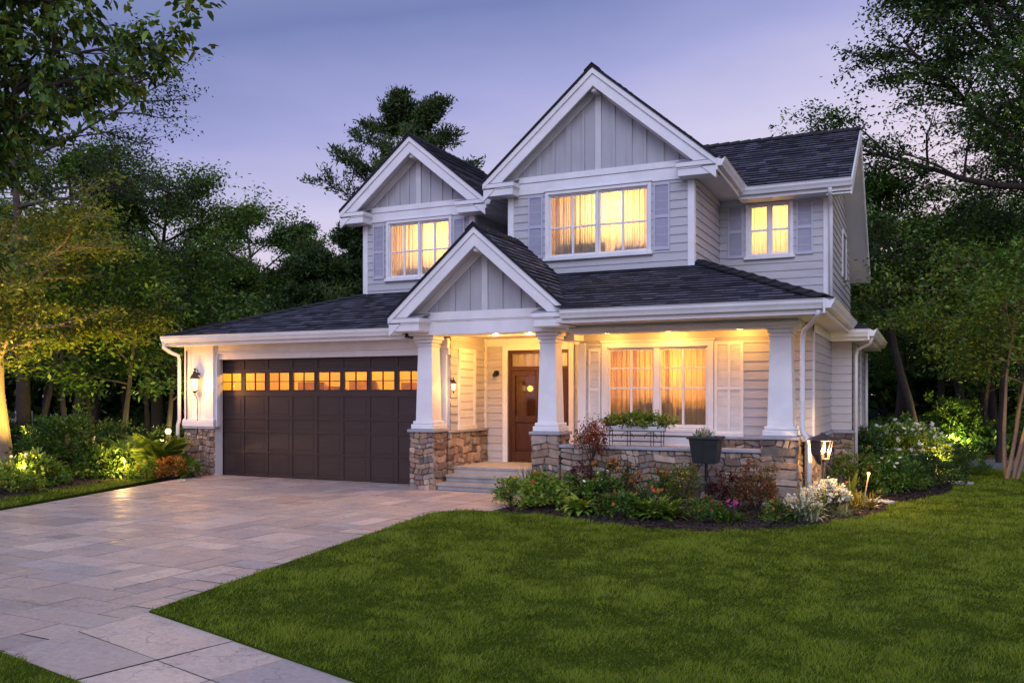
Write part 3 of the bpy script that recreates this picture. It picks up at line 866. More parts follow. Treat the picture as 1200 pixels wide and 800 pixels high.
# ---- lower roofs
lr = MB()
P = .415
roof_plane(lr, [(-4.95, 12.3, 2.90), (-1.18, 12.3, 2.90), (-3.41, 14.53, 3.825), (-3.41, 14.3, 3.73), (-6.0, 14.3, 3.73), (-5.6, 12.95, 3.17)][0:4] + [(-6.0, 14.3, 3.73), (-5.62, 12.95, 3.17)], seed=4)
roof_plane(lr, [(-1.18, 12.3, 2.90), (-1.18, 16.3, 2.90), (-3.41, 16.3, 3.825), (-3.41, 14.53, 3.825)], seed=5)
roof_plane(lr, [(-1.18, 16.3, 2.90), (-1.18, 18.4, 2.90), (-1.5, 18.4, 3.03), (-1.5, 16.3, 3.03)], seed=6)
lro = lr.build('porch_roof', M['roof'], house)
hp = MB()
for i in range(12):
    a = Vector((-1.18, 12.3, 2.93)).lerp(Vector((-3.41, 14.53, 3.865)), i / 12); b = Vector((-1.18, 12.3, 2.93)).lerp(Vector((-3.41, 14.53, 3.865)), (i + 1.15) / 12)
    a.z += .03; b.z += .0
    for sd in (Vector((-.10, -.10, -.045)), Vector((.10, .10, -.045))):
        hp.prism([a, a + sd, b + sd, b], (0, 0, -.02))
hp.build('hip_cap', M['roof'], lro)
gr = MB()
roof_plane(gr, [(-13.74, 13.0, 2.79), (-7.9, 13.0, 2.79), (-7.0, 14.8, 3.63), (-10.21, 14.8, 3.63)], seed=7)
roof_plane(gr, [(-13.74, 19.7, 2.79), (-13.74, 13.0, 2.79), (-10.21, 14.8, 3.63), (-10.21, 19.7, 3.63)], seed=8)
gro = gr.build('garage_roof', M['roof'], house)
hg = MB()
for i in range(16):
    A, B = Vector((-13.74, 13.0, 2.81)), Vector((-10.21, 14.8, 3.65)); a = A.lerp(B, i / 16); b = A.lerp(B, (i + 1.15) / 16); a.z += .025
    for sd in (Vector((.05, -.12, -.05)), Vector((-.05, .12, -.025))): hg.prism([a, a + sd, b + sd, b], (0, 0, -.02))
hg.build('hip_cap', M['roof'], gro)
jr = MB()
roof_plane(jr, [(-1.5, 16.3, 2.76), (-.85, 16.3, 2.76), (-1.15, 16.72, 2.95), (-1.5, 16.72, 2.95)], seed=9)
roof_plane(jr, [(-.85, 16.3, 2.76), (-.85, 20.8, 2.76), (-1.5, 20.8, 3.16), (-1.5, 17.2, 3.16)], seed=10)
jr.build('side_roof', M['roof'], house)
# wing roof
wr_ = MB()
roof_plane(wr_, [(-4.2, 15.9, 5.27), (-1.12, 15.9, 5.27), (-1.12, 18.3, 6.77), (-5.05, 18.3, 6.77)], seed=11)
roof_plane(wr_, [(-1.12, 21.5, 4.40), (-6, 21.5, 4.40), (-6, 18.3, 6.77), (-1.12, 18.3, 6.77)], seed=12)
roof_plane(wr_, [(-7.6, 15.98, 5.24), (-6.2, 15.98, 5.24), (-6.2, 17.4, 5.55), (-7.9, 17.4, 5.55)], seed=13)
wr_.prism([(-1.12, 15.9, 5.25), (-1.12, 18.3, 6.75), (-1.12, 18.3, 6.71), (-1.12, 15.9, 5.21)], (-3, 0, 0))
wo = wr_.build('wing_roof', M['roof'], house)
rc = MB()
for i in range(19):
    x = -1.10 - i * .21
    for sg, sl_ in ((-1, .625), (1, .74)):
        rc.prism([(x, 18.3, 6.825), (x, 18.3 + sg * .13, 6.825 - .13 * sl_), (x - .24, 18.3 + sg * .13, 6.805 - .13 * sl_), (x - .24, 18.3, 6.805)], (0, 0, -.018))
rc.build('ridge_cap', M['roof'], wo)
wb = MB()                                                # right gable rake and its soffit
for a, b in (((15.9, 5.25), (18.3, 6.74)), ((18.3, 6.74), (21.5, 4.37))):
    wb.prism([(-1.12, a[0], a[1]), (-1.12, b[0], b[1]), (-1.12, b[0], b[1] - .24), (-1.12, a[0], a[1] - .24)], (.032, 0, 0))
wb.build('rake_board', M['trim'], house, .004)
ws = MB()
for a, b in (((15.9, 5.25), (18.3, 6.74)), ((18.3, 6.74), (21.5, 4.37))):
    ws.prism([(-1.5, a[0], a[1] - .2), (-1.5, b[0], b[1] - .2), (-1.5, b[0], b[1] - .22), (-1.5, a[0], a[1] - .22)], (.38, 0, 0))
ws.build('soffit', M['soffit'], house)


# ---- gutters, soffits, fascias
def gutter(p0, p1, outd):
    """K style gutter along the eave p0-p1 with its fascia board"""
    p0, p1, o = Vector(p0), Vector(p1), Vector(outd).normalized(); e = p1 - p0
    prof = [(0, 0), (0, -.125), (.065, -.125), (.082, -.085), (.105, -.05), (.112, -.012), (.125, 0), (.118, .004), (.10, -.01), (.06, -.03)]
    b = MB(); b.prism([p0 + o * a + Vector((0, 0, z)) for a, z in prof], e)
    b.prism([p0 - o * .03 + Vector((0, 0, .0)), p0 - o * .002 + Vector((0, 0, .0)), p0 - o * .002 + Vector((0, 0, -.19)), p0 - o * .03 + Vector((0, 0, -.19))], e)
    return b.build('gutter', M['trim'], house)


gutter((-13.74, 12.98, 2.77), (-8.13, 12.98, 2.77), (0, -1, 0))
gutter((-13.76, 12.98, 2.77), (-13.76, 19.7, 2.77), (-1, 0, 0))
gutter((-4.92, 12.28, 2.88), (-1.16, 12.28, 2.88), (0, -1, 0))
gutter((-1.16, 12.16, 2.88), (-1.16, 17.0, 2.88), (1, 0, 0))
gutter((-1.48, 16.28, 2.74), (-.84, 16.28, 2.74), (0, -1, 0))
gutter((-.83, 16.17, 2.74), (-.83, 20.8, 2.74), (1, 0, 0))
gutter((-2.95, 13.99, 5.37), (-2.95, 15.88, 5.30), (1, 0, 0))
gutter((-2.98, 15.88, 5.27), (-1.09, 15.88, 5.27), (0, -1, 0))
gutter((-7.28, 14.44, 5.24), (-7.28, 16.0, 5.24), (1, 0, 0))
sf = MB()
sf.box(-13.72, -8.1, 13.0, 13.45, 2.585, 2.605)
sf.box(-13.74, -13.4, 13.3, 19.7, 2.585, 2.605)
sf.build('eave_soffit', M['soffit'], house)
sf = MB(); sf.box(-5.04, -1.18, 12.3, 12.93, 2.70, 2.72); sf.box(-1.60, -1.18, 12.93, 17.0, 2.70, 2.72); sf.build('eave_soffit', M['soffit'], house)
sf = MB(); sf.box(-1.5, -.85, 16.30, 20.8, 2.56, 2.58); sf.build('eave_soffit', M['soffit'], house)
for bx_ in ((-3.41, -2.97, 14.31, 16.3, 5.16, 5.18), (-2.97, -1.12, 15.9, 16.3, 5.08, 5.10), (-7.74, -7.3, 14.81, 16.3, 5.05, 5.07)): MB().box(*bx_).build('eave_soffit', M['soffit'], house)
fz = MB(); fz.box(-3.37, -1.48, 16.265, 16.299, 5.06, 5.20); fz.build('frieze_board', M['trim'], house, .004)
fz = MB(); fz.box(-3.409, -3.37, 14.36, 16.26, 5.05, 5.16); fz.build('frieze_board', M['siding'], house, .004)
# porch ceiling
pc = MB(); pc.box(-7.5, -5.2, 13.3, 14.9, 2.66, 2.70); pc.box(-5.2, -1.6, 12.93, 13.8, 2.64, 2.70); pc.build('porch_ceiling', M['soffit'], house)
pb = MB(); pb.box(-5.04, -1.60, 12.93, 13.22, 2.57, 2.64); pb.box(-5.04, -1.585, 12.90, 13.24, 2.60, 2.66)
pb.build('porch_beam', M['trim'], house, .005)
pb = MB(); pb.box(-1.92, -1.62, 13.22, 13.8, 2.56, 2.64); pb.build('porch_beam', M['trim'], house, .005)
pb = MB(); pb.box(-5.42, -5.12, 13.32, 13.795, 2.50, 2.66); pb.build('porch_beam', M['trim'], house, .005)
fz = MB(); fz.box(-5.2, -1.52, 13.768, 13.80, 2.50, 2.64); fz.box(-5.2, -1.52, 13.775, 13.80, 2.47, 2.497); fz.build('frieze_board', M['siding'], house, .004)
fz = MB(); fz.box(-7.5, -5.2, 14.868, 14.90, 2.52, 2.66); fz.build('frieze_board', M['trim'], house, .004)
fz = MB(); fz.box(-1.498, -1.47, 13.8, 16.7, 2.56, 2.70); fz.build('frieze_board', M['trim'], house, .004)
fz = MB(); fz.box(-5.2 - .03, -5.09, 13.765, 13.80, FZ, 2.47); fz.build('corner_board', M['trim'], house, .004)

# ---- garage front: pier, header, door
gp = MB(); gp.box(-13.52, -12.74, 13.36, 13.46, .98, 2.60); gp.box(-13.55, -13.40, 13.30, 13.40, 1.10, 2.60); gp.box(-12.99, -12.78, 13.30, 13.40, 1.10, 2.60)
gp.box(-13.58, -12.75, 13.27, 13.45, .98, 1.10); gp.box(-13.57, -12.76, 13.285, 13.40, 1.10, 1.13); gp.box(-13.40, -12.99, 13.32, 13.38, 2.42, 2.60)
gp.build('garage_pier', M['trim'], house, .005)
gh = MB(); gh.box(-12.78, -7.5, 13.38, 13.50, 2.44, 2.60); gh.box(-12.78, -7.5, 13.42, 13.52, 2.315, 2.44); gh.box(-12.78, -7.5, 13.36, 13.42, 2.43, 2.452)
gh.box(-12.775, -12.66 - .22, 13.33, 13.56, 0.0, 2.43); gh.box(-8.04, -7.55, 13.42, 13.56, 0, 2.32)
gh.build('garage_door_frame', M['trim'], house, .004)
fr = MB(); fr.box(-13.6, -7.6, 13.40, 13.46, 2.45, 2.60); fr.build('frieze_board', M['siding'], house)
gd = MB(); gx0, gx1, gy = -12.89, -8.04, 13.56
rows = [(.04, .46), (.50, .87), (.91, 1.13), (1.18, 1.58), (2.12, 2.29)]
wz0, wz1 = 1.69, 2.055
cols = [(gx0 + .06 + k * (gx1 - gx0 - .06) / 8, gx0 + .06 + (k + 1) * (gx1 - gx0 - .06) / 8 - .06) for k in range(8)]
gd.box(gx0, gx1, gy + .03, gy + .06, .01, wz0); gd.box(gx0, gx1, gy + .03, gy + .06, wz1, 2.33)
# stiles, rails proud of the sheet
zs = [.01] + [z for r_ in rows for z in r_] + [2.33]
rails = [(.01, .04), (.46, .50), (.87, .91), (1.13, 1.18), (1.58, wz0), (wz1, 2.12), (2.29, 2.33)]
for a, b in rails: gd.box(gx0, gx1, gy + .014, gy + .03, a, b - (.004 if b in (.50, 1.18) else 0))
xs_ = [gx0] + [x for c in cols for x in c] + [gx1]
for k in range(0, len(xs_), 2):
    a, b = xs_[k], xs_[k + 1]
    if b - a > .001:
        for z0, z1 in rows + [(wz0, wz1)]: gd.box(a, b, gy + .016, gy + .031 + (.03 if z0 == wz0 else 0), z0, z1)
for a, b in cols:
    for z0, z1 in rows:                              # raised field in each panel
        if z1 - z0 > .15: gd.box(a + .05, b - .05, gy + .024, gy + .031, z0 + .05, z1 - .05)
        else: gd.box(a + .05, b - .05, gy + .024, gy + .031, z0 + .04, z1 - .04)
gdo = gd.build('garage_door', M['gdoor'], house, .006)
for a, b in cols:
    w = MB(); xm, zm = (a + b) / 2, (wz0 + wz1) / 2
    w.box(a, a + .018, gy + .01, gy + .05, wz0, wz1); w.box(b - .018, b, gy + .01, gy + .05, wz0, wz1)
    w.box(a + .018, b - .018, gy + .01, gy + .05, wz0, wz0 + .018); w.box(a + .018, b - .018, gy + .01, gy + .05, wz1 - .018, wz1)
    w.box(xm - .008, xm + .008, gy + .016, gy + .045, wz0 + .018, wz1 - .018); w.box(a + .018, b - .018, gy + .018, gy + .043, zm - .008, zm + .008)
    w.build('window_frame', M['gdoor'], gdo)
    p_ = MB(); p_.box(a + .005, b - .005, gy + .034, gy + .037, wz0 + .005, wz1 - .005); p_.build('window_pane', M['gglass'], gdo)
gi = MB(); X0, X1, Y0, Y1, Z0, Z1 = -12.95, -7.95, 13.63, 15.3, .02, 2.4
for q in ([(X0, Y1, Z0), (X1, Y1, Z0), (X1, Y1, Z1), (X0, Y1, Z1)], [(X0, Y0, Z0), (X0, Y1, Z0), (X0, Y1, Z1), (X0, Y0, Z1)], [(X1, Y0, Z0), (X1, Y1, Z0), (X1, Y1, Z1), (X1, Y0, Z1)],
          [(X0, Y0, Z1), (X1, Y0, Z1), (X1, Y1, Z1), (X0, Y1, Z1)], [(X0, Y0, Z0), (X1, Y0, Z0), (X1, Y1, Z0), (X0, Y1, Z0)]): gi.poly(q)
for a, b, z0, z1 in ((X0, X1, Z0, 1.66), (X0, X1, 2.09, Z1)): gi.poly([(a, Y0, z0), (b, Y0, z0), (b, Y0, z1), (a, Y0, z1)])
gi.build('garage_interior', M['interior'], house)
gs = MB(); r_ = random.Random(4); x = X0 + .2
while x < X1 - .3:
    w_ = r_.uniform(.15, .5); gs.box(x, x + w_, 15.0, 15.28, .8, r_.uniform(1.6, 1.95)); x += w_ + r_.uniform(.02, .3)
gs.build('garage_shelving', M['brown_boxes'], house)
for x in (-12.2, -10.4, -8.7): lamp('garage_light', (x, 14.3, 2.25), 60, (1, .60, .13), .1)

# ---- stone
PAL = [(0.246, 0.19, 0.145), (0.336, 0.245, 0.176), (0.19, 0.16, 0.145), (0.381, 0.275, 0.189), (0.269, 0.175, 0.119), (0.37, 0.3, 0.242), (0.302, 0.21, 0.145), (0.224, 0.185, 0.163), (0.437, 0.325, 0.233), (0.224, 0.145, 0.097), (0.146, 0.115, 0.092), (0.336, 0.215, 0.136)]


def stones(mb, org, u, n, w, h, seed, smin=.07, smax=.2, wide=2.0):
    """dry laid rubble covering a w x h face: irregular bulged stones over a mortar bed"""
    r = random.Random(seed); org, u, n = Vector(org), Vector(u), Vector(n); z = Vector((0, 0, 1)); v0 = 0.0
    rects = []
    def split(a, b, c, d):
        W_, H_ = b - a, d - c
        if H_ > smax or (H_ > smin * 2 and r.random() < .35 and W_ < H_ * 3):
            m_ = c + H_ * r.uniform(.35, .65); split(a, b, c, m_); split(a, b, m_, d); return
        if W_ > H_ * wide * 1.25 or (W_ > H_ * 1.2 and W_ > .14 and r.random() < .5):
            m_ = a + W_ * r.uniform(.32, .68); split(a, m_, c, d); split(m_, b, c, d); return
        rects.append((a, b, c, d))
    hh = 0
    while hh < h - .001:
        t = min(h - hh, r.uniform(smax * 1.1, smax * 1.9))
        if h - hh - t < smin: t = h - hh
        split(0, w, hh, hh + t); hh += t
    warp = lambda p: Vector((p[0] + .018 * math.sin(p[1] * 17 + seed) * (0 if p[0] < .01 or p[0] > w - .01 else 1), p[1] + .022 * math.sin(p[0] * 13 + seed * 2) * (0 if p[1] < .01 or p[1] > h - .01 else 1), 0))
    for a, b, c, d in rects:
        g_ = .004; k = min(b - a, d - c) * r.uniform(.05, .22); jt = lambda: r.uniform(-.008, .008)
        # octagon-like outline with rounded corners
        o_ = [(a + g_ + k, c + g_), (b - g_ - k, c + g_), (b - g_, c + g_ + k), (b - g_, d - g_ - k), (b - g_ - k, d - g_), (a + g_ + k, d - g_), (a + g_, d - g_ - k), (a + g_, c + g_ + k)]
        o_ = [warp((p[0] + jt(), p[1] + jt())) for p in o_]
        o_ = [Vector((min(max(p.x, .002), w - .002), min(max(p.y, .002), h - .002), 0)) for p in o_]
        cx_, cy_ = sum(p.x for p in o_) / 8, sum(p.y for p in o_) / 8
        D = r.uniform(.016, .040); q = r.choice(PAL); kk = r.uniform(.75, 1.2); col = tuple(x * kk for x in q)
        T = lambda x, y, dd: org + u * x + z * y + n * dd
        base = [T(p.x, p.y, 0) for p in o_]
        mid = [T(cx_ + (p.x - cx_) * .97, cy_ + (p.y - cy_) * .97, D * .72) for p in o_]
        tx, ty = r.uniform(-.06, .06), r.uniform(-.06, .06)
        top = [T(cx_ + (p.x - cx_) * .84, cy_ + (p.y - cy_) * .82, D + tx * (p.x - cx_) + ty * (p.y - cy_) + r.uniform(-.003, .003)) for p in o_]
        F_ = []
        for i in range(8):
            j = (i + 1) % 8; F_ += [(i, j, 8 + j, 8 + i), (8 + i, 8 + j, 16 + j, 16 + i)]
        F_.append(tuple(range(16, 24)))
        if (base[1] - base[0]).cross(base[2] - base[0]).dot(n) < 0: F_ = [f[::-1] for f in F_]
        mb.faces(base + mid + top, F_, col)


MORT = (.13, .115, .10)


def stone_block(name, x0, x1, y0, y1, z0, z1, faces, seed, parent=None, cap=None, wide=2.0, smax=.17):
    mb = MB(); e = .03
    mb.box(x0 + e, x1 - e, y0 + e, y1 - e, z0, z1, MORT)
    if 'f' in faces: stones(mb, (x0, y0 + e - .001, z0), (1, 0, 0), (0, -1, 0), x1 - x0, z1 - z0, seed, wide=wide, smax=smax)
    if 'r' in faces: stones(mb, (x1 - e + .001, y0, z0), (0, 1, 0), (1, 0, 0), y1 - y0, z1 - z0, seed + 50, wide=wide, smax=smax)
    if 'l' in faces: stones(mb, (x0 + e - .001, y1, z0), (0, -1, 0), (-1, 0, 0), y1 - y0, z1 - z0, seed + 90, wide=wide, smax=smax)
    if 'b' in faces: stones(mb, (x1, y1 - e + .001, z0), (-1, 0, 0), (0, 1, 0), x1 - x0, z1 - z0, seed + 130, wide=wide, smax=smax)
    o = mb.build(name, M['stone'], parent or house)
    if cap:
        c = MB(); t, ov = cap; c.box(x0 - ov, x1 + ov, y0 - ov, y1 + (ov if 'b' in faces else 0), z1 + .001, z1 + t); c.build('stone_cap', M['cap'], o, .008)
    return o


stone_block('stone_pier', -7.98, -7.50, 12.9, 13.38, -.03, .975, 'frlb', 1, cap=(.05, .03))
stone_block('stone_pier', -5.70, -5.22, 12.9, 13.38, -.03, .975, 'frlb', 2, cap=(.05, .03))
stone_block('stone_pier', -2.11, -1.60, 12.9, 13.40, -.03, .975, 'frlb', 3, cap=(.05, .03), wide=3.2, smax=.16)
stone_block('stone_wainscot', -13.55, -12.76, 13.30, 13.44, -.03, .93, 'fl', 4, cap=(.05, .025))
stone_block('stone_wainscot', -7.62, -7.47, 13.381, 14.885, .0, .945, 'r', 5, cap=(.045, .02))
stone_block('stone_wainscot', -5.21, -4.96, 13.74, 13.84, FZ, .93, 'f', 6, cap=(.045, .015))
stone_block('stone_wainscot', -2.98, -1.5, 13.74, 13.84, .0, .925, 'f', 7, cap=(.045, .015), wide=3)
stone_block('stone_wainscot', -1.60, -1.46, 13.41, 16.62, -.03, .93, 'r', 8, cap=(.05, .02), wide=3)
stone_block('stone_wainscot', -1.47, -1.11, 16.63, 20.4, -.03, .93, 'fr', 9, cap=(.05, .02), wide=3)
stone_block('porch_wall', -5.215, -2.115, 12.95, 13.2, -.03, .775, 'fb', 10, cap=(.052, .035), wide=2.8, smax=.15)

# ---- columns
for cx_ in (-7.735, -5.455, -1.85):
    b = MB(); cy_ = 13.14; w0, w1 = .165, .135; z0, z1 = 1.16, 2.50
    if cx_ > -3: w0, w1 = .18, .145
    v = [(cx_ + sx * w, cy_ + sy * w, z) for z, w in ((z0, w0), (z1, w1)) for sx, sy in ((-1, -1), (1, -1), (1, 1), (-1, 1))]
    b.faces(v, [(0, 3, 2, 1), (4, 5, 6, 7), (0, 1, 5, 4), (1, 2, 6, 5), (2, 3, 7, 6), (3, 0, 4, 7)])
    c = b.build('column', M['trim'], house, .008)
    for z_, pz, ww in (('column_base', ((1.027, 1.11, .06), (1.112, 1.165, .035)), w0), ('column_capital', ((2.44, 2.47, .02), (2.50, 2.555, .035), (2.557, 2.618, .06)), w1)):
        k = MB()
        for a, b_, e in pz: k.box(cx_ - ww - e, cx_ + ww + e, cy_ - ww - e, cy_ + ww + e, a, b_)
        k.build(z_, M['trim'], c, .01)

# ---- porch floor, steps
pf = MB(); pf.box(-7.47, -5.23, 13.55, 14.9, .0, FZ); pf.box(-5.23, -1.6, 13.2, 13.8, 0, FZ - .003); pf.build('porch_floor', M['porch'], house, .008)
st = MB()
for k, (ya, z) in enumerate(((12.95, .12), (13.25, .24), (13.53, .36))):
    st.box(-7.47, -5.72, ya + .03, 13.56 + .002 * k, z - .12 + (.001 if k else 0), z - .045)
    st.box(-7.47 if k else -7.49, -5.71, ya, 13.548 - .001 * k if k < 2 else 13.549, z - .044, z)
st.build('steps', M['step'], house, .008)

# ---- front door
df = MB(); X0, X1, Y = -7.05, -5.82, 14.9
df.box(X0 - .10, X0, Y - .05, Y + .09, FZ, 2.56); df.box(X1, X1 + .10, Y - .05, Y + .09, FZ, 2.56); df.box(X0, X1, Y - .05, Y + .09, 2.44, 2.56)
df.build('door_frame', M['trim'], house, .006)
d = MB()
xm = X0 + .66
def stile(a, b, z0, z1, p=0): d.box(a, b, Y + .02 - p, Y + .075, z0, z1)
stile(X0, X0 + .05, FZ, 2.44, .01); stile(X1 - .05, X1, FZ, 2.44, .01); stile(xm - .03, xm + .03, FZ, 2.44, .012)
stile(X0 + .05, xm - .03, 2.38, 2.44); stile(xm + .03, X1 - .05, 2.38, 2.44)
stile(X0 + .05, xm - .03, 2.06, 2.14, .004); stile(xm + .03, X1 - .05, 2.06, 2.14, .004)
for a, b in ((X0 + .05, xm - .03), (xm + .03, X1 - .05)):
    stile(a, a + .085, FZ + .02, 2.06); stile(b - .085, b, FZ + .02, 2.06)
    stile(a + .085, b - .085, 1.96, 2.06); stile(a + .085, b - .085, 1.10, 1.22); stile(a + .085, b - .085, FZ + .02, FZ + .2)
    d.box(a + .085, b - .085, Y + .045, Y + .06, FZ + .2, 1.10); d.box(a + .12, b - .12, Y + .03, Y + .05, FZ + .24, 1.06)
do = d.build('front_door', M['wood'], house, .006)
for a, b in ((X0 + .05, xm - .03), (xm + .03, X1 - .05)):
    MB().box(a + .085, b - .085, Y + .05, Y + .056, 1.22, 1.96).build('door_glass', M['dglass'], do)
    MB().box(a, b, Y + .05, Y + .056, 2.14, 2.38).build('transom_glass', M['glass'], do)
hd = MB(); hd.tube([(xm - .055, Y + .01, 1.16), (xm - .055, Y - .045, 1.18), (xm - .055, Y - .045, 1.36), (xm - .055, Y + .01, 1.38)], .011, 8)
hd.box(xm - .075, xm - .035, Y + .008, Y + .02, 1.10, 1.44); hd.lathe([(.022, 0), (.022, .012), (.012, .02)], (xm - .055, Y, 1.48), 12); hd.build('door_handle', M['dark'], do)
di = MB(); a0, a1, b0, b1, c0, c1 = X0 - .05, X1 + .05, Y + .101, Y + 1.0, FZ, 2.62
for q in ([(a0, b1, c0), (a1, b1, c0), (a1, b1, c1), (a0, b1, c1)], [(a0, b0, c0), (a0, b1, c0), (a0, b1, c1), (a0, b0, c1)], [(a1, b0, c0), (a1, b1, c0), (a1, b1, c1), (a1, b0, c1)],
          [(a0, b0, c1), (a1, b0, c1), (a1, b1, c1), (a0, b1, c1)], [(a0, b0, c0), (a1, b0, c0), (a1, b1, c0), (a0, b1, c0)]): di.poly(q)
di.build('hall_interior', M['interior'], house)
cu = MB()
for i in range(60):
    xa, xb = X0 + (X1 - X0) * i / 60, X0 + (X1 - X0) * (i + 1) / 60
    cu.poly([(xa, Y + .14 + .012 * math.sin(i * .9), 2.08), (xb, Y + .14 + .012 * math.sin(i * .9 + .9), 2.08), (xb, Y + .14 + .012 * math.sin(i * .9 + .9), 2.44), (xa, Y + .14 + .012 * math.sin(i * .9), 2.44)])
cu.build('transom_curtain', M['curtain'], house, smooth=True)
lamp('hall_light', (-5.95, 15.5, 2.5), 12, (1, .62, .22), .06)

# ---- downspouts
def spout(pts, r=.036):
    b = MB(); b.tube(pts, r, 8); b.build('downspout', M['trim'], house, smooth=True)


spout([(-13.72, 12.93, 2.66), (-13.72, 12.93, 2.55), (-13.66, 13.05, 2.46), (-13.60, 13.20, 2.40), (-13.60, 13.22, 2.3), (-13.60, 13.22, 1.12), (-13.64, 13.22, 1.0), (-13.64, 13.22, .05)])
spout([(-1.25, 12.26, 2.74), (-1.27, 12.3, 2.68), (-1.36, 12.62, 2.62), (-1.50, 12.80, 2.52), (-1.53, 12.84, 2.40), (-1.53, 12.84, 1.2), (-1.53, 12.84, 1.10), (-1.45, 12.85, .98), (-1.44, 12.85, .9), (-1.44, 12.85, .05)])
spout([(-1.44, 15.83, 5.14), (-1.44, 15.9, 5.05), (-1.46, 16.2, 4.96), (-1.46, 16.23, 4.85), (-1.46, 16.23, 3.05)])
spout([(-.80, 16.3, 2.6), (-.84, 16.4, 2.5), (-1.05, 16.7, 2.42), (-1.08, 16.72, 2.3), (-1.08, 16.72, .1)], .03)
spout([(-1.10, 20.2, 2.5), (-1.10, 20.2, .2)], .03)
cb = MB(); cb.tube([(-13.46, 13.28, 2.5), (-13.46, 13.28, 1.12)], .012, 6); cb.build('conduit', M['dark'], house)

# ---- recessed lights in the porch ceilings
def downlight(x, y, z, power, spot=120):
    b = MB(); b.lathe([(.075, 0), (.075, -.012), (.058, -.014), (.055, -.006)], (x, y, z), 20); o = b.build('downlight', M['trim'], house, smooth=True)
    e = MB(); e.lathe([(.054, -.010), (.054, -.0085)], (x, y, z), 20); e.build('bulb', M['can'], o)
    lamp('downlight_lamp', (x, y, z - .07), power, (1, .43, .075), .04)


for x, y, z, p in ((-6.75, 13.75, 2.66, 50), (-6.1, 13.75, 2.66, 50), (-4.6, 13.42, 2.64, 15), (-3.6, 13.42, 2.64, 28), (-2.5, 13.42, 2.64, 17)): downlight(x, y, z, p)

# ------------------------------------------------------------------ lanterns and garden lamps
def wall_lantern(label, loc, s=1.0, power=30, tail=True, back=(0, 1, 0)):
    t = thing('wall_lantern', label, 'lantern', loc)
    x, y, z = loc; bx, by = back[0] * .085 * s, back[1] * .085 * s
    B = lambda r, h: (r * s, h * s)
    b = MB(); b.lathe([B(.015, .245), B(.03, .235), B(.035, .20), B(.05, .185), B(.085, .13), B(.09, .115), B(.075, .115)], loc, 6, .5)
    b.lathe([B(.008, .30), B(.014, .285), B(.006, .265), B(.012, .25)], loc, 8); b.build('cap', M['dark'], t)
    c = MB()
    for k in range(6):
        a = k * math.pi / 3 + .5
        c.tube([(x + .070 * s * math.cos(a), y + .070 * s * math.sin(a), z + .115 * s), (x + .045 * s * math.cos(a), y + .045 * s * math.sin(a), z - .09 * s)], .0045 * s, 4)
    c.lathe([B(.052, -.085), B(.055, -.095), B(.03, -.115), B(.012, -.135), B(.018, -.15), B(.004, -.175)], loc, 6, .5); c.build('frame', M['dark'], t)
    k = MB(); k.tube([(x, y, z + .22 * s), (x + bx * .3, y + by * .3, z + .29 * s), (x + bx * .8, y + by * .8, z + .27 * s), (x + bx, y + by, z + .2 * s)], .009 * s, 6)
    k.lathe([B(.03, -.02), B(.036, 0), B(.03, .02)], (x + bx * .93, y + by * .93, z + .2 * s), 10)
    if tail: k.tube([(x, y, z - .16 * s), (x + bx * .55, y + by * .55, z - .2 * s), (x + bx * .82, y + by * .82, z - .3 * s), (x + bx * .82, y + by * .82, z - .85 * s)], .007 * s, 5)
    k.build('bracket', M['dark'], t)
    g_ = MB(); g_.lathe([B(.038, -.085), B(.048, -.03), B(.058, .05), B(.064, .108)], loc, 6, .5); g_.build('glass', M['bulbhot'], t)
    lamp('lantern_lamp', (x - bx * 1.5 + .03, y - by * 1.5 - .06, z), power, (1, .44, .09), .06)
    return t


wall_lantern('black wall lantern glowing on the white garage pier', (-13.17, 13.20, 1.80), 1.15, 40)
wall_lantern('lit wall lantern on the entry side wall, half hidden behind the column', (-7.42, 13.45, 1.74), .6, 8, False, (-1.0, 0, 0))
t = thing('door_bell_light', 'small round black sconce on the siding beside the front door', 'sconce', (-7.28, 14.86, 2.02))
b = MB(); b.tube([(-7.28, 14.882, 2.02), (-7.28, 14.845, 2.02)], [.055, .05], 14); b.build('backplate', M['dark'], t)
b = MB(); b.tube([(-7.28, 14.845, 2.02), (-7.28, 14.80, 2.0)], .015, 8); b.lathe([(.02, .03), (.04, 0), (.042, -.035), (.03, -.04)], (-7.28, 14.79, 1.99), 12); b.build('shade', M['dark'], t)

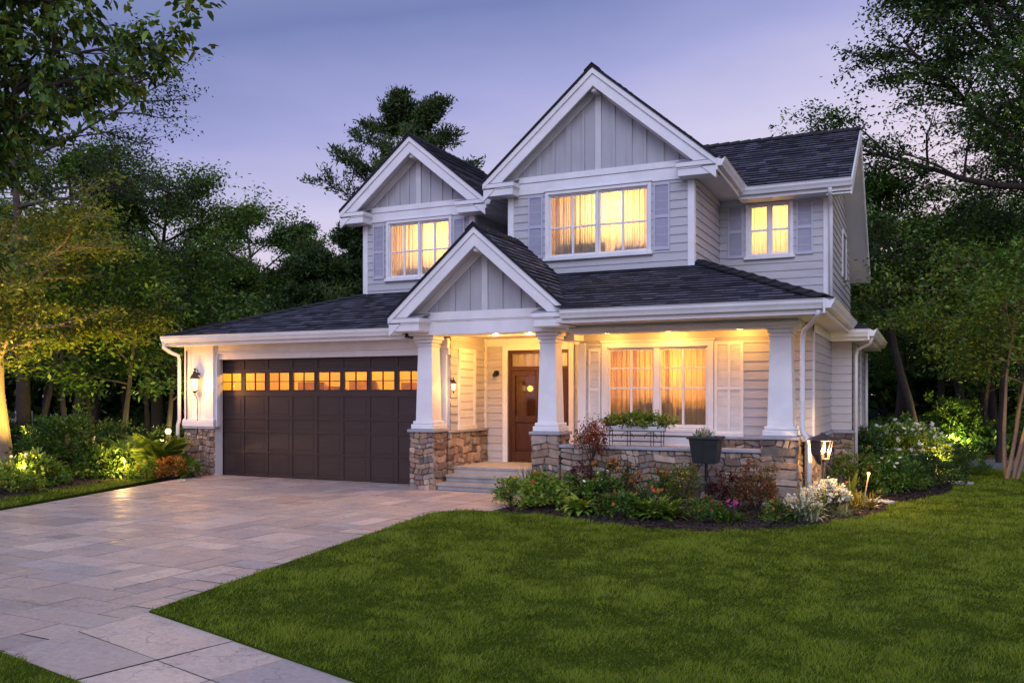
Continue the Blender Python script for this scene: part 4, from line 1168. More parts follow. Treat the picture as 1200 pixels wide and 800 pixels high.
# big bronze post lantern by the right pier
lp = gz(965, 578); lp = Vector((-1.25, 12.75, 0.0)); d_ = -ci * lp.x + cr * lp.y
t = thing('post_lantern', 'large bronze path lantern lit on a post beside the right stone pier', 'lantern', tuple(lp))
b = MB(); b.tube([(lp.x, lp.y, 0), (lp.x, lp.y, .70)], .016, 8); b.lathe([(.05, 0), (.05, .02), (.02, .04)], (lp.x, lp.y, .02), 12); b.build('post', M['bronze'], t)
b = MB(); b.lathe([(.02, .36), (.028, .345), (.035, .335), (.06, .325), (.13, .30), (.205, .262), (.208, .252), (.19, .25)], (lp.x, lp.y, .74), 20); b.build('cap', M['bronze'], t, .0)
b = MB()                                            # solid back shield, curved
for i in range(9):
    a0, a1 = math.pi * (.95 + i * .06), math.pi * (.95 + (i + 1) * .06)
    P_ = [(lp.x + .165 * math.cos(a0), lp.y + .165 * math.sin(a0), .995), (lp.x + .165 * math.cos(a1), lp.y + .165 * math.sin(a1), .995), (lp.x + .15 * math.cos(a1), lp.y + .15 * math.sin(a1), .80), (lp.x + .06 * math.cos(a1), lp.y + .06 * math.sin(a1), .66), (lp.x + .06 * math.cos(a0), lp.y + .06 * math.sin(a0), .66), (lp.x + .15 * math.cos(a0), lp.y + .15 * math.sin(a0), .80)]
    c0 = Vector((lp.x, lp.y, 0)); nn = Vector((math.cos((a0 + a1) / 2), math.sin((a0 + a1) / 2), 0)) * .006
    b.prism([P_[0], P_[1], P_[2], P_[5]], nn); b.prism([P_[5], P_[2], P_[3], P_[4]], nn)
b.build('shield', M['bronze'], t)
b = MB()
for k in range(8):
    a = k * math.pi / 4
    b.tube([(lp.x + .13 * math.cos(a), lp.y + .13 * math.sin(a), .992), (lp.x + .075 * math.cos(a), lp.y + .075 * math.sin(a), .74)], .006, 5)
b.lathe([(.08, 0), (.082, -.015), (.05, -.03), (.02, -.05)], (lp.x, lp.y, .745), 16); b.build('cage', M['bronze'], t)
b = MB(); b.lathe([(.10, 0), (.10, -.008)], (lp.x, lp.y, .988), 16); b.build('reflector', M['can'], t)
b = MB(); b.lathe([(.006, -.16), (.014, -.13), (.016, -.06), (.01, -.01)], (lp.x + .02, lp.y, .98), 10); b.build('bulb', M['bulbhot'], t, smooth=True)
lamp('post_lantern_lamp', (lp.x + .09, lp.y - .06, .84), 70, (1, .6, .22), .04)


def path_light(label, pos, h, bulb_h, power, globe=.0, group=None, lean=(0, 0)):
    t = thing('path_light', label, 'garden light', tuple(pos), group=group)
    b = MB(); top = (pos[0] + lean[0], pos[1] + lean[1], pos[2] + h)
    b.tube([tuple(pos), top], [.012, .010], 7); b.build('stake', M['barkp'] if not globe else M['dark'], t)
    g_ = MB(); r = globe or .022
    g_.lathe([(r * .5, -r), (r, -r * .3), (r, r * .3), (r * .5, r)], (top[0], top[1], top[2] + r), 12); g_.build('bulb', M['bulbhot'], t, smooth=True)
    if globe:
        c = MB(); c.lathe([(r * .3, r * 1.6), (r * 1.25, r * 1.1), (r * 1.25, r)], (top[0], top[1], top[2] + r), 12); c.build('cap', M['dark'], t)
    lamp('path_light_lamp', (top[0], top[1] - .06, top[2] + r + .03), power, (1, .58, .2), .04)


path_light('slim stake light with a small bare glowing tip among orange plants', gz(1012, 589), .42, .4, 26, lean=(.07, 0))
p_ = at(197, 18.6); path_light('globe garden light shining beyond the bright ferns near the garage', p_, .78, .8, 60, .06)
path_light('low stake light glowing beneath tall white flowers at the back of the right bed', at(1097, 16.6), .34, .25, 40)
path_light('low light hidden in the left flower bed near the pale tree', at(28, 15.0), .36, .2, 44)
path_light('added short light brightening the ferns of the left bed', at(146, 16.7), .34, .2, 45)  # extra lamp and stake, added only to brighten the ferns

# ------------------------------------------------------------------ plants
def unit(a): return a / np.maximum(np.linalg.norm(a, axis=-1, keepdims=True), 1e-9)


def leafset(C, ax, nm, Ln, Wd, fold=0.0):
    """rhombic leaves (fold 0) or two-faced folded leaves"""
    n = len(C); ax = unit(ax); sd = unit(np.cross(ax, nm)); up = unit(np.cross(sd, ax))
    Ln = np.broadcast_to(Ln, (n,))[:, None]; Wd = np.broadcast_to(Wd, (n,))[:, None]
    if not fold:
        v = np.stack([C, C + ax * Ln * .45 + sd * Wd * .5, C + ax * Ln - up * Ln * .12, C + ax * Ln * .45 - sd * Wd * .5], 1)
        q = np.arange(n)[:, None] * 4 + np.array([0, 1, 2, 3])
        return v.reshape(-1, 3), q, 4
    tip = C + ax * Ln - up * Ln * .22
    l1 = C + ax * Ln * .25 + sd * Wd * .46 + up * fold * Wd; l2 = C + ax * Ln * .62 + sd * Wd * .42 + up * (fold * Wd) - up * Ln * .07
    r1 = C + ax * Ln * .25 - sd * Wd * .46 + up * fold * Wd; r2 = C + ax * Ln * .62 - sd * Wd * .42 + up * (fold * Wd) - up * Ln * .07
    v = np.stack([C, l1, l2, tip, r2, r1], 1)
    b = np.arange(n)[:, None] * 6
    q = np.concatenate([b + [0, 3, 2, 1], b + [0, 5, 4, 3]])
    return v.reshape(-1, 3), q, 6


def straps(base, az, el, Ln, Wd, curl, seg=5):
    """arching strap leaves: base (n,3), azimuth, start elevation, length, width, curl (total bend)"""
    n = len(base); P = base.copy(); pts = [P]
    for k in range(seg):
        e = el - curl * (k / (seg - 1)) ** 1.3
        d = np.stack([np.cos(az) * np.cos(e), np.sin(az) * np.cos(e), np.sin(e)], 1)
        P = P + d * (Ln / seg)[:, None]; pts.append(P)
    sd = np.stack([-np.sin(az), np.cos(az), np.zeros(n)], 1)
    prof = np.array([.45, .85, 1, .9, .6, .08]) if seg == 5 else np.linspace(1, .1, seg + 1)
    v = np.stack([x for k, p in enumerate(pts) for x in (p - sd * (Wd * prof[k] / 2)[:, None], p + sd * (Wd * prof[k] / 2)[:, None])], 1)
    b = np.arange(n)[:, None] * (2 * (seg + 1))
    q = np.concatenate([b + [2 * k, 2 * k + 1, 2 * k + 3, 2 * k + 2] for k in range(seg)])
    return v.reshape(-1, 3), q, 2 * (seg + 1)


def tint(r, n, cols, k, dv=.25):
    cols = np.array(cols); i = r.integers(0, len(cols), n); t = r.random((n, 1)); j = r.integers(0, len(cols), n)
    c = (cols[i] * (1 - t) + cols[j] * t) * (1 + r.normal(0, dv, (n, 1)).clip(-.6, .8))
    return np.repeat(np.clip(c, .002, .95), k, 0)


GREEN = [(0.072, 0.156, 0.019), (0.104, 0.204, 0.027), (0.049, 0.11, 0.019)]
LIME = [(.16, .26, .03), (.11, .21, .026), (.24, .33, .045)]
DARKG = [(0.029, 0.06, 0.017), (0.039, 0.077, 0.019), (0.049, 0.089, 0.021)]
YELG = [(0.169, 0.168, 0.021), (0.104, 0.144, 0.021), (0.065, 0.108, 0.019)]
BURG = [(0.098, 0.017, 0.019), (0.052, 0.012, 0.013), (0.13, 0.026, 0.021)]
BROWN = [(0.182, 0.078, 0.042), (0.104, 0.066, 0.029), (0.234, 0.108, 0.053), (0.104, 0.102, 0.032)]
ORANGE = [(.42, .13, .02), (.5, .2, .03), (.30, .08, .02)]
RED = [(.42, .03, .02), (.5, .08, .03), (.35, .02, .04)]
WHITE = [(.74, .72, .62), (.62, .62, .55), (.8, .76, .66)]
YELLOW = [(.62, .42, .03), (.55, .34, .03)]
PINK = [(.5, .06, .2), (.35, .06, .32), (.55, .05, .12)]


def blossoms(r, C, size, cols, per=6):
    n = len(C); C2 = np.repeat(C, per, 0); a = np.tile(np.arange(per) * 2 * np.pi / per, n) + np.repeat(r.random(n) * 6, per)
    tiltv = np.repeat(unit(r.normal(0, .5, (n, 3)) + [0, -.35, .9]), per, 0)
    e1 = unit(np.cross(tiltv, [1.0, .1, 0])); e2 = np.cross(tiltv, e1)
    ax = e1 * np.cos(a)[:, None] + e2 * np.sin(a)[:, None] + tiltv * .45
    return leafset(C2, ax, tiltv, size * (.7 + .5 * r.random(n * per)), size * .75, 0) + (np.repeat(tint(r, n, cols, 1, .15), per * 4, 0),)


def plant_parts(t, leaf, cols, stems=None, blos=None):
    v, q, k = leaf
    bulk_mesh('foliage', v, q, M['leaf'], t, cols)
    if stems: stems.build('stem', M['bark'], None).parent = t
    if blos: bulk_mesh('blossom', blos[0], blos[1], M['petal'], t, blos[3])


SEED = [100]


def shrub(name, label, cat, pos, w, h, cols, n=900, L_=.06, W_=.03, flat=.55, fl=None, vase=False, group=None, depth=None):
    """leafy mound: leaves round short twigs over a lumpy body"""
    SEED[0] += 1; r = np.random.default_rng(SEED[0]); t = thing(name, label, cat, tuple(pos), group=group)
    n = int(n * 1.5); w *= 1.2; h *= 1.08; nb = max(10, n // 22)
    th = r.random(nb) * 2 * np.pi; ph = np.arcsin(r.uniform(-.25 if not vase else .05, 1, nb)); rad = r.uniform(.45, 1, nb) ** .6
    dirs = np.stack([np.cos(th) * np.cos(ph), np.sin(th) * np.cos(ph), np.sin(ph)], 1)
    lump = 1 + .22 * np.sin(dirs[:, 0] * 4 + SEED[0]) * np.sin(dirs[:, 1] * 5 + 2) + r.normal(0, .08, nb)
    sc = np.array([w / 2, (depth or w) / 2, h * (1 - flat * .5)]); z0 = h * flat * .5
    T = dirs * rad[:, None] * lump[:, None] * sc + [0, 0, z0]
    if vase: T[:, :2] *= (.35 + .65 * np.clip(T[:, 2:3] / h, 0, 1))
    per = n // nb; C = np.repeat(T, per, 0) + r.normal(0, 1, (nb * per, 3)) * np.array([1, 1, .7]) * (L_ * .75)
    C[:, 2] = np.maximum(C[:, 2], .02)
    ax = unit(np.repeat(dirs, per, 0) + r.normal(0, .75, (nb * per, 3)) + [0, 0, .25]); nm = unit(r.normal(0, .6, (nb * per, 3)) + [0, 0, 1])
    m_ = nb * per; lf = leafset(C, ax, nm, L_ * (.7 + .6 * r.random(m_)), W_ * (.7 + .6 * r.random(m_)), .12 if L_ > .05 else 0)
    cl = np.repeat(tint(r, nb, cols, 1, .2), per, 0) * (1 + r.normal(0, .18, (m_, 1))).clip(.5, 1.6)
    st_ = MB()
    for p in T[::max(1, nb // 26)]:
        st_.tube([(0, 0, -.02), (p[0] * .35, p[1] * .35, p[2] * .5), tuple(p)], [.010 * max(.5, h), .006 * max(.5, h), .002], 4, cap=False)
    bl = None
    if fl:
        cnt, fc, fs = fl; idx = np.argsort(-(T[:, 2] - .35 * T[:, 1] + r.normal(0, .12 * h, nb)))[:max(1, cnt)]
        bc = T[idx] + dirs[idx] * L_ * .6 + [0, -.01, L_ * .5]
        if len(bc) < cnt: bc = np.concatenate([bc, bc[r.integers(0, len(bc), cnt - len(bc))] + r.normal(0, .04, (cnt - len(bc), 3))])
        bl = blossoms(r, bc, fs, fc)
    plant_parts(t, lf, np.repeat(cl, lf[2], 0), st_, bl)
    return t


def rosette(name, label, cat, pos, w, h, cols, n=60, W_=.05, curl=1.1, crowns=1, fl=None, el=(.5, 1.35), group=None, seg=5):
    SEED[0] += 1; r = np.random.default_rng(SEED[0]); t = thing(name, label, cat, tuple(pos), group=group)
    cc = r.normal(0, w * .22 if crowns > 1 else .001, (crowns, 3)) * [1, .8, 0]; k = r.integers(0, crowns, n)
    base = cc[k] + r.normal(0, .018, (n, 3)) * [1, 1, 0]; az = r.random(n) * 2 * np.pi; e = r.uniform(*el, n)
    Ln = (w * .5 / np.maximum(np.cos(e * .55), .45)) * r.uniform(.75, 1.15, n); Ln = np.minimum(Ln, h * 1.5) if h > w else Ln
    Ln = np.where(e > 1.1, np.maximum(Ln * .8, h * .9 * r.uniform(.7, 1.1, n)), Ln)
    lf = straps(base, az, e, Ln, np.full(n, W_) * r.uniform(.7, 1.25, n), curl * r.uniform(.6, 1.3, n), seg)
    bl = None; st_ = None
    if fl:
        cnt, fc, fs = fl; st_ = MB(); bc = []
        for i in range(cnt):
            a, q = r.random() * 6.28, r.uniform(.05, .3) * w; hh = h * r.uniform(.8, 1.15)
            p = (q * math.cos(a), q * math.sin(a), hh); st_.tube([(p[0] * .3, p[1] * .3, 0), (p[0] * .7, p[1] * .7, hh * .6), p], [.005, .004, .003], 4, cap=False); bc.append(p)
        bl = blossoms(r, np.array(bc), fs, fc)
    plant_parts(t, lf, tint(r, n, cols, lf[2], .22), st_, bl)
    return t


def fern(name, label, cat, pos, w, h, cols, n=16, pin=16, el=(.5, 1.3), curl=1.3, pl=.16, group=None):
    SEED[0] += 1; r = np.random.default_rng(SEED[0]); t = thing(name, label, cat, tuple(pos), group=group)
    C = []; A = []; Nn = []; Ls = []; st_ = MB()
    for i in range(n):
        az = r.random() * 6.28; e = r.uniform(*el); Ln = w * .6 * r.uniform(.75, 1.15); cu = curl * r.uniform(.7, 1.2); p = np.array([r.normal(0, .03), r.normal(0, .03), .02]); seq = [tuple(p)]
        for k in range(pin):
            ee = e - cu * (k / pin) ** 1.4; d = np.array([math.cos(az) * math.cos(ee), math.sin(az) * math.cos(ee), math.sin(ee)]); p = p + d * Ln / pin
            seq.append(tuple(p)); up = np.array([-math.cos(az) * math.sin(ee), -math.sin(az) * math.sin(ee), math.cos(ee)])
            if k > 1:
                f_ = math.sin(math.pi * (k / pin) ** .8) * .9 + .12
                for s in (-1, 1):
                    sd = np.array([-math.sin(az), math.cos(az), 0]) * s
                    C.append(p); A.append(sd + d * .55 - up * .15); Nn.append(up); Ls.append(pl * w * f_)
        st_.tube(seq[::3], [.006] * len(seq[::3]), 4, cap=False)
    C, A, Nn, Ls = map(np.array, (C, A, Nn, Ls)); lf = leafset(C, A, Nn, Ls, Ls * .30, 0)
    plant_parts(t, lf, tint(r, len(C), cols, lf[2], .18), st_)
    return t


def plume(name, label, cat, pos, w, h, leafc, plumec, n=160, np_=60, wl=.010, ps=.03, lean=0.0):
    """narrow leaves with pale feathery heads"""
    SEED[0] += 1; r = np.random.default_rng(SEED[0]); t = thing(name, label, cat, tuple(pos))
    base = r.normal(0, w * .12, (n, 3)) * [1, .7, 0]; az = r.random(n) * 6.28; e = r.uniform(.7, 1.5, n)
    lf = straps(base, az, e, h * r.uniform(.8, 1.25, n), np.full(n, wl) * r.uniform(.7, 1.4, n), r.uniform(.5, 1.6, n), 5)
    st_ = MB(); bc = []
    for i in range(np_):
        a = r.random() * 6.28; q = w * .5 * math.sqrt(r.random()); hh = h * (1.02 - .45 * (q / (w * .5)) ** 2) * r.uniform(.85, 1.1); p = np.array([q * math.cos(a) + lean * hh, q * math.sin(a) * .8, hh])
        st_.tube([(p[0] * .25, p[1] * .25, 0), (p[0] * .6, p[1] * .6, hh * .6), tuple(p)], [.004, .003, .002], 4, cap=False)
        d = unit(np.array([p[0], p[1], hh * .9]))
        for k in range(7): bc.append(p - d * k * ps * .55 + r.normal(0, ps * .18, 3))
    plant_parts(t, lf, tint(r, n, leafc, lf[2], .2), st_, blossoms(r, np.array(bc), ps, plumec, 5))
    return t


def G(px, py): return gz(px, py - 5, .02)
def K(py): return CAMZ / (py - HY)           # metres per photo pixel for something standing at that ground row


# front bed, from the porch steps to the right
k = K(598)
shrub('flower_plant', 'low green plant dotted with yellow flowers next to the porch steps', 'flowers', G(598, 596), 30 * k, 30 * k, LIME, 700, .05, .03, fl=(9, YELLOW, .028))
rosette('iris_plant', 'upright strappy green plant standing before the middle stone pier', 'plant', gz(624, 582, .02), 28 * K(582), 42 * K(582), GREEN, 60, .022, .25, 3, el=(1.15, 1.55))
shrub('flower_plant', 'lime green plant with two big orange and yellow blooms, right of the yellow-flowered one', 'flowers', G(634, 600), 46 * k, 34 * k, LIME, 1000, .065, .04, fl=(5, ORANGE, .05))
shrub('boxwood_bush', 'small rounded green bush at the foot of the middle pier', 'bush', gz(669, 586, .02), 30 * K(586), 30 * K(586), GREEN, 1000, .03, .02)
rosette('hosta_plant', 'broad-leaved pale green hosta at the lawn edge below the middle pier', 'plant', G(678, 608), 52 * K(608), 34 * K(608), LIME, 95, .095, 1.3, 3, el=(.5, 1.4))
shrub('flower_plant', 'dark green leafy plant with a few white flowers behind the hosta', 'flowers', G(704, 599), 42 * k, 34 * k, GREEN, 900, .06, .03, fl=(6, WHITE, .03))
shrub('flower_plant', 'low plant with orange-red flowers at the front edge of the bed', 'flowers', G(726, 611), 44 * K(611), 26 * K(611), GREEN, 800, .055, .03, fl=(12, ORANGE + RED, .032))
rosette('lily_plant', 'tall dark strappy clump in front of the low porch wall', 'plant', gz(724, 594, .02), 55 * K(594), 44 * K(594), DARKG, 120, .022, 1.0, 4, el=(.8, 1.5))
rosette('bromeliad_plant', 'large bright green rosette plant with long leaves and red-orange blooms', 'plant', G(772, 614), 62 * K(614), 36 * K(614), LIME + LIME + GREEN, 210, .07, .95, 3, fl=(7, ORANGE + RED, .035), el=(.35, 1.4))
shrub('flower_bush', 'green bush with deep red blooms before the porch wall', 'bush', gz(778, 590, .02), 36 * K(590), 34 * K(590), GREEN, 900, .045, .024, fl=(10, RED, .04))
shrub('flower_bush', 'tall yellow-topped feathery bush left of the planter post', 'bush', G(800, 601), 46 * k, 48 * k, YELG, 1500, .045, .012, vase=True, fl=(40, YELLOW, .018))
shrub('barberry_bush', 'dark burgundy bush right behind the planter post', 'bush', gz(858, 590, .02), 44 * K(592), 42 * K(592), BURG, 1600, .04, .024)
shrub('flower_plant', 'low green plant with small red flowers below the planter post', 'flowers', G(828, 616), 34 * K(616), 28 * K(616), GREEN, 800, .045, .02, fl=(16, RED + ORANGE, .026))
rosette('aster_plant', 'low green plant topped with pink and purple flowers', 'flowers', G(858, 617), 36 * K(617), 24 * K(617), GREEN, 130, .018, .9, 4, fl=(9, PINK, .03))
shrub('ninebark_bush', 'wide brownish-red airy bush before the right stone pier', 'bush', G(887, 610), 64 * K(610), 58 * K(610), BROWN, 2200, .04, .020, vase=True)
shrub('flower_plant', 'low plant with orange flowers in front of the brownish bush', 'flowers', G(913, 615), 32 * K(615), 18 * K(615), GREEN, 600, .045, .022, fl=(14, ORANGE, .026))
plume('variegated_grass', 'white-tipped spiky clump nearest the lawn edge', 'plant', G(940, 616), 50 * K(616), 36 * K(616), [(.30, .36, .20), (.16, .24, .09), (.45, .48, .34)], WHITE, 150, 34, .020, .020)
plume('white_flower_clump', 'large mass of feathery white flowers before the bronze post lantern', 'flowers', G(966, 607), 60 * K(607), 40 * K(607), [(.14, .20, .05), (.25, .30, .10)], WHITE, 150, 75, .010, .026, .1)
rosette('feather_grass', 'pale tufted grass leaning over the bed right of the white flowers', 'plant', G(984, 610), 42 * K(610), 22 * K(610), [(.40, .38, .18), (.25, .28, .08)], 130, .008, 1.0, 3, el=(.3, 1.3))
shrub('flower_plant', 'small plant with red flowers behind the white flower mass', 'flowers', gz(990, 590, .02), 26 * K(590), 20 * K(590), GREEN, 500, .04, .02, fl=(10, RED, .028))
rosette('spiky_sedge', 'orange-tipped spiky sedge at the right end of the front bed', 'plant', G(1010, 601), 44 * K(601), 30 * K(601), [(.16, .22, .04), (.40, .20, .04), (.10, .17, .03)], 170, .012, .8, 3, el=(.4, 1.45))
rosette('tall_blade_plant', 'pair of tall yellow-green blades standing near the stake light', 'plant', gz(997, 588, .02), 16 * K(588), 44 * K(588), YELG, 7, .035, .3, 1, el=(1.3, 1.5))

# things in front of the low wall
shrub('flower_bush', 'small purple-red leaved bush close to the porch wall', 'bush', Vector((-4.72, 12.62, .02)), .42, .55, [(.10, .03, .04), (.05, .045, .02), (.14, .04, .05)], 900, .04, .022)
shrub('flower_bush', 'bushy orange-flowering plant close to the porch wall', 'bush', Vector((-4.22, 12.62, .02)), .62, .56, [(.11, .10, .02), (.06, .07, .02)], 1100, .045, .024, fl=(48, ORANGE, .04))
t = thing('clay_pot', 'terracotta pot standing at the foot of the porch wall', 'pot', (-4.52, 12.72, .02))
MB().lathe([(.09, 0), (.13, .26), (.15, .27), (.15, .33), (.12, .33), (.11, .26)], (-4.52, 12.72, .02), 18).build('body', M['terra'], t, smooth=False)
r = np.random.default_rng(8)


# red maple in a pot on the wall and the wire flower stand
def little_tree(name, label, cat, pos, h, w, cols, n, L_=.045, stem_r=.010):
    SEED[0] += 1; r = np.random.default_rng(SEED[0]); t = thing(name, label, cat, tuple(pos)); st_ = MB(); tips = []
    for i in range(9):
        a = r.random() * 6.28; q = w * .5 * math.sqrt(r.uniform(.05, 1)); p = (q * math.cos(a), q * math.sin(a), h * r.uniform(.72, 1.0)); tips.append(p)
        st_.tube([(0, 0, 0), (p[0] * .08, p[1] * .08, h * .5), (p[0] * .6, p[1] * .6, h * .72), p], [stem_r, stem_r * .8, stem_r * .5, .002], 5, cap=False)
    T = np.array(tips); C = T[r.integers(0, 9, n)] + r.normal(0, 1, (n, 3)) * [w * .14, w * .14, h * .075]
    lf = leafset(C, r.normal(0, 1, (n, 3)) + [0, 0, .1], r.normal(0, .6, (n, 3)) + [0, 0, 1], L_ * (.7 + .6 * r.random(n)), L_ * .5, .1)
    plant_parts(t, lf, tint(r, n, cols, lf[2], .25), st_)
    return t


little_tree('maple_shrub', 'small red-leaved maple growing in front of the porch wall', 'shrub', (-4.62, 12.74, .02), 1.14, .52, [(.22, .035, .02), (.30, .07, .02), (.12, .03, .025), (.10, .08, .02)], 1100)
px0, px1 = -4.45, -3.55
t = thing('plant_stand', 'thin wire plant stand holding a green trough on the porch wall', 'plant stand', (-4.0, 13.05, .83))
b = MB()
for x in (px0 + .04, px0 + .33, px1 - .20, px1 - .04):
    b.tube([(x, 12.99, .83), (x, 12.99, 1.06)], .006, 5); b.tube([(x, 13.14, .83), (x, 13.14, 1.06)], .006, 5)
for y in (12.99, 13.14): b.tube([(px0, y, 1.06), (px1, y, 1.06)], .006, 5); b.tube([(px0 + .04, y, .90), (px1 - .04, y, .90)], .005, 5)
for x in (px0 + .33, px1 - .20):
    b.tube([(x + .1 * math.cos(a), 12.985, .95 + .09 * math.sin(a)) for a in np.linspace(0, math.pi, 9)], .005, 5)
b.build('frame', M['dark'], t)
b = MB(); b.prism([(px0, 13.0, 1.065), (px0, 13.13, 1.065), (px0, 13.15, 1.13), (px0, 12.98, 1.13)], (px1 - px0, 0, 0)); b.build('trough', M['trim'], t, .006)
shrub('trough_plant', 'dense green trailing plants filling the trough before the big window', 'plant', Vector((-3.98, 13.06, 1.11)), 1.0, .20, GREEN + LIME, 1700, .045, .026, depth=.26)

# planter on a post
pp = Vector((-2.76, 12.32, .02))
t = thing('post_planter', 'square dark tapered planter raised on a black post in the flower bed', 'planter', tuple(pp))
b = MB(); b.tube([(pp.x, pp.y, 0), (pp.x, pp.y, .665)], .021, 8); b.build('post', M['dark'], t)
b = MB(); a_, c_ = .155, .20; z0, z1 = .66, 1.0
v = [(pp.x + sx * w, pp.y + sy * w, z) for z, w in ((z0, a_), (z1, c_)) for sx, sy in ((-1, -1), (1, -1), (1, 1), (-1, 1))]
b.faces(v, [(0, 3, 2, 1), (4, 5, 6, 7), (0, 1, 5, 4), (1, 2, 6, 5), (2, 3, 7, 6), (3, 0, 4, 7)])
b.tube([(pp.x, pp.y - a_ - .002, z0 + .01), (pp.x, pp.y - c_ - .002, z1)], .007, 5)
b.build('bowl', M['planter'], t, .008)
b = MB(); e = .225
for x0_, x1_, y0_, y1_ in ((-e, e, -e, -e + .04), (-e, e, e - .04, e), (-e, -e + .04, -e + .04, e - .04), (e - .04, e, -e + .04, e - .04)): b.box(pp.x + x0_, pp.x + x1_, pp.y + y0_, pp.y + y1_, 1.0, 1.035)
b.build('rim', M['planter'], t, .006)
b = MB(); b.box(pp.x - .18, pp.x + .18, pp.y - .18, pp.y + .18, .985, 1.012); b.build('potting_soil', M['mulch'], t)
rosette('succulent_plant', 'pale grey-green succulent growing in the post planter', 'plant', (pp.x, pp.y, 1.0), .30, .14, [(.22, .27, .20), (.32, .36, .28)], 46, .03, .5, 4, el=(.7, 1.5))

# bed on the right side of the house
shrub('shrub', 'bushy green plant with orange blossoms beside the bronze post lantern', 'shrub', at(1000, 14.3, .02), .85, .62, YELG + GREEN, 1800, .05, .025, fl=(12, ORANGE, .03))
shrub('laurel_shrub', 'dark glossy shrub against the side stone base of the house', 'shrub', at(1006, 16.4, .02), .75, .85, DARKG, 2400, .085, .038)
shrub('hydrangea_bush', 'big round green bush tipped with white blooms beyond the side wall', 'bush', at(1064, 16.9, .02), 1.1, .98, LIME + LIME + GREEN, 3600, .07, .034, fl=(120, WHITE, .05))
shrub('shrub', 'low spreading green shrub with a few white flowers right of the stake light', 'shrub', at(1043, 14.6, .02), .95, .5, GREEN, 2000, .06, .028, fl=(6, WHITE, .04))
shrub('shrub', 'low dark mound of leaves at the far corner of the right bed', 'shrub', at(1090, 15.6, .02), .95, .5, DARKG, 2300, .05, .024)
shrub('flower_plant', 'orange-red flowering patch between the two low shrubs of the right bed', 'flowers', at(1066, 15.0, .02), .5, .36, GREEN, 700, .05, .025, fl=(14, ORANGE + RED, .03))
plume('phlox_plant', 'tall stems of white flowers above the low light in the right bed', 'flowers', at(1094, 17.3, .02), .45, .95, GREEN, WHITE, 40, 14, .03, .045)
shrub('round_bush', 'clipped round bush standing alone on the far right lawn', 'bush', at(1134, 17.7, .0), .62, .5, GREEN, 2600, .035, .02)
shrub('round_bush', 'pale greyish bush to the left of the far clipped round bush', 'bush', at(1110, 18.4, .0), .5, .44, [(.06, .085, .05), (.08, .1, .06)], 2200, .06, .03)

# left bed
shrub('viburnum_bush', 'large dark rounded bush in the left bed', 'bush', at(72, 16.9, .02), 1.25, 1.12, DARKG + GREEN + GREEN, 4500, .075, .034)
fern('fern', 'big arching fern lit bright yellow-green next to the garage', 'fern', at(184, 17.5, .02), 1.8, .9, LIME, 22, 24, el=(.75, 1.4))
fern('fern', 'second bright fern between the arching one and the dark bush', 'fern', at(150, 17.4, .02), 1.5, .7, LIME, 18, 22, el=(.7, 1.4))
shrub('shrub', 'round leafy plant with broad green leaves between the dark bush and the ferns', 'shrub', at(124, 17.0, .02), .85, .52, GREEN + LIME, 1000, .11, .045)
plume('daisy_plant', 'stems of white daisies rising beside the dark left bush', 'flowers', at(112, 17.0, .02), .4, .75, GREEN, WHITE, 30, 7, .02, .04)
shrub('flower_plant', 'low lime plant with small orange blooms left of the orange shrub', 'flowers', at(166, 16.8, .02), .52, .28, LIME, 900, .05, .025, fl=(8, ORANGE, .03))
shrub('orange_shrub', 'low orange-leaved shrub near the garage pier', 'shrub', at(201, 16.95, .02), .52, .40, [(.34, .13, .02), (.22, .12, .02), (.42, .20, .03)], 1200, .05, .02)
shrub('boxwood_bush', 'little green bush touching the stone base of the garage pier', 'bush', at(222, 17.1, .02), .32, .34, GREEN + LIME, 900, .04, .024)
shrub('shrub', 'broad low plant with white and orange flowers near the pale lit trunk', 'shrub', at(38, 15.4, .02), .95, .48, GREEN + LIME, 1700, .075, .036, fl=(8, WHITE + ORANGE, .04))
shrub('flower_plant', 'low lime green plant with orange flowers at the left frame edge', 'flowers', at(8, 14.4, .02), .75, .36, LIME, 1200, .055, .03, fl=(9, ORANGE, .035))
shrub('shrub', 'shadowy green shrub behind the second fern', 'shrub', at(140, 18.6, .0), 1.3, .9, DARKG, 2600, .08, .036)
shrub('shrub', 'dim low shrub right behind the pale lit trunk', 'shrub', at(24, 21.5, .0), 1.5, .9, DARKG, 2600, .09, .04)

# stepping stones of the side path
for i, (p, lb) in enumerate(((gz(1025, 589), 'flat pale stepping stone between the two right beds'), (gz(1124, 567.5), 'flat pale stepping stone at the far corner of the right bed'))):
    b = MB(); rr = random.Random(i); b.prism([(p.x + .27 * math.cos(a) * rr.uniform(.85, 1.1), p.y + .22 * math.sin(a) * rr.uniform(.85, 1.1), -.02) for a in [k * 6.283 / 9 for k in range(9)]], (0, 0, .065))
    tag(b.build('stepping_stone', M['cap'], bevel=.008), lb, 'stone')

# ------------------------------------------------------------------ trees
def V(*a): return np.array(a, float)


def limb(r, p, d, Ln, rad, segs, jit, trop, mb, n=5, tip=.25):
    pts = [p.copy()]; d = d / np.linalg.norm(d)
    for k in range(segs):
        d = d + r.normal(0, jit, 3) + V(0, 0, trop); d /= np.linalg.norm(d); p = p + d * Ln / segs; pts.append(p.copy())
    if rad > .004: mb.tube([tuple(q) for q in pts], list(np.linspace(rad, rad * tip, len(pts))), n, cap=False)
    return pts


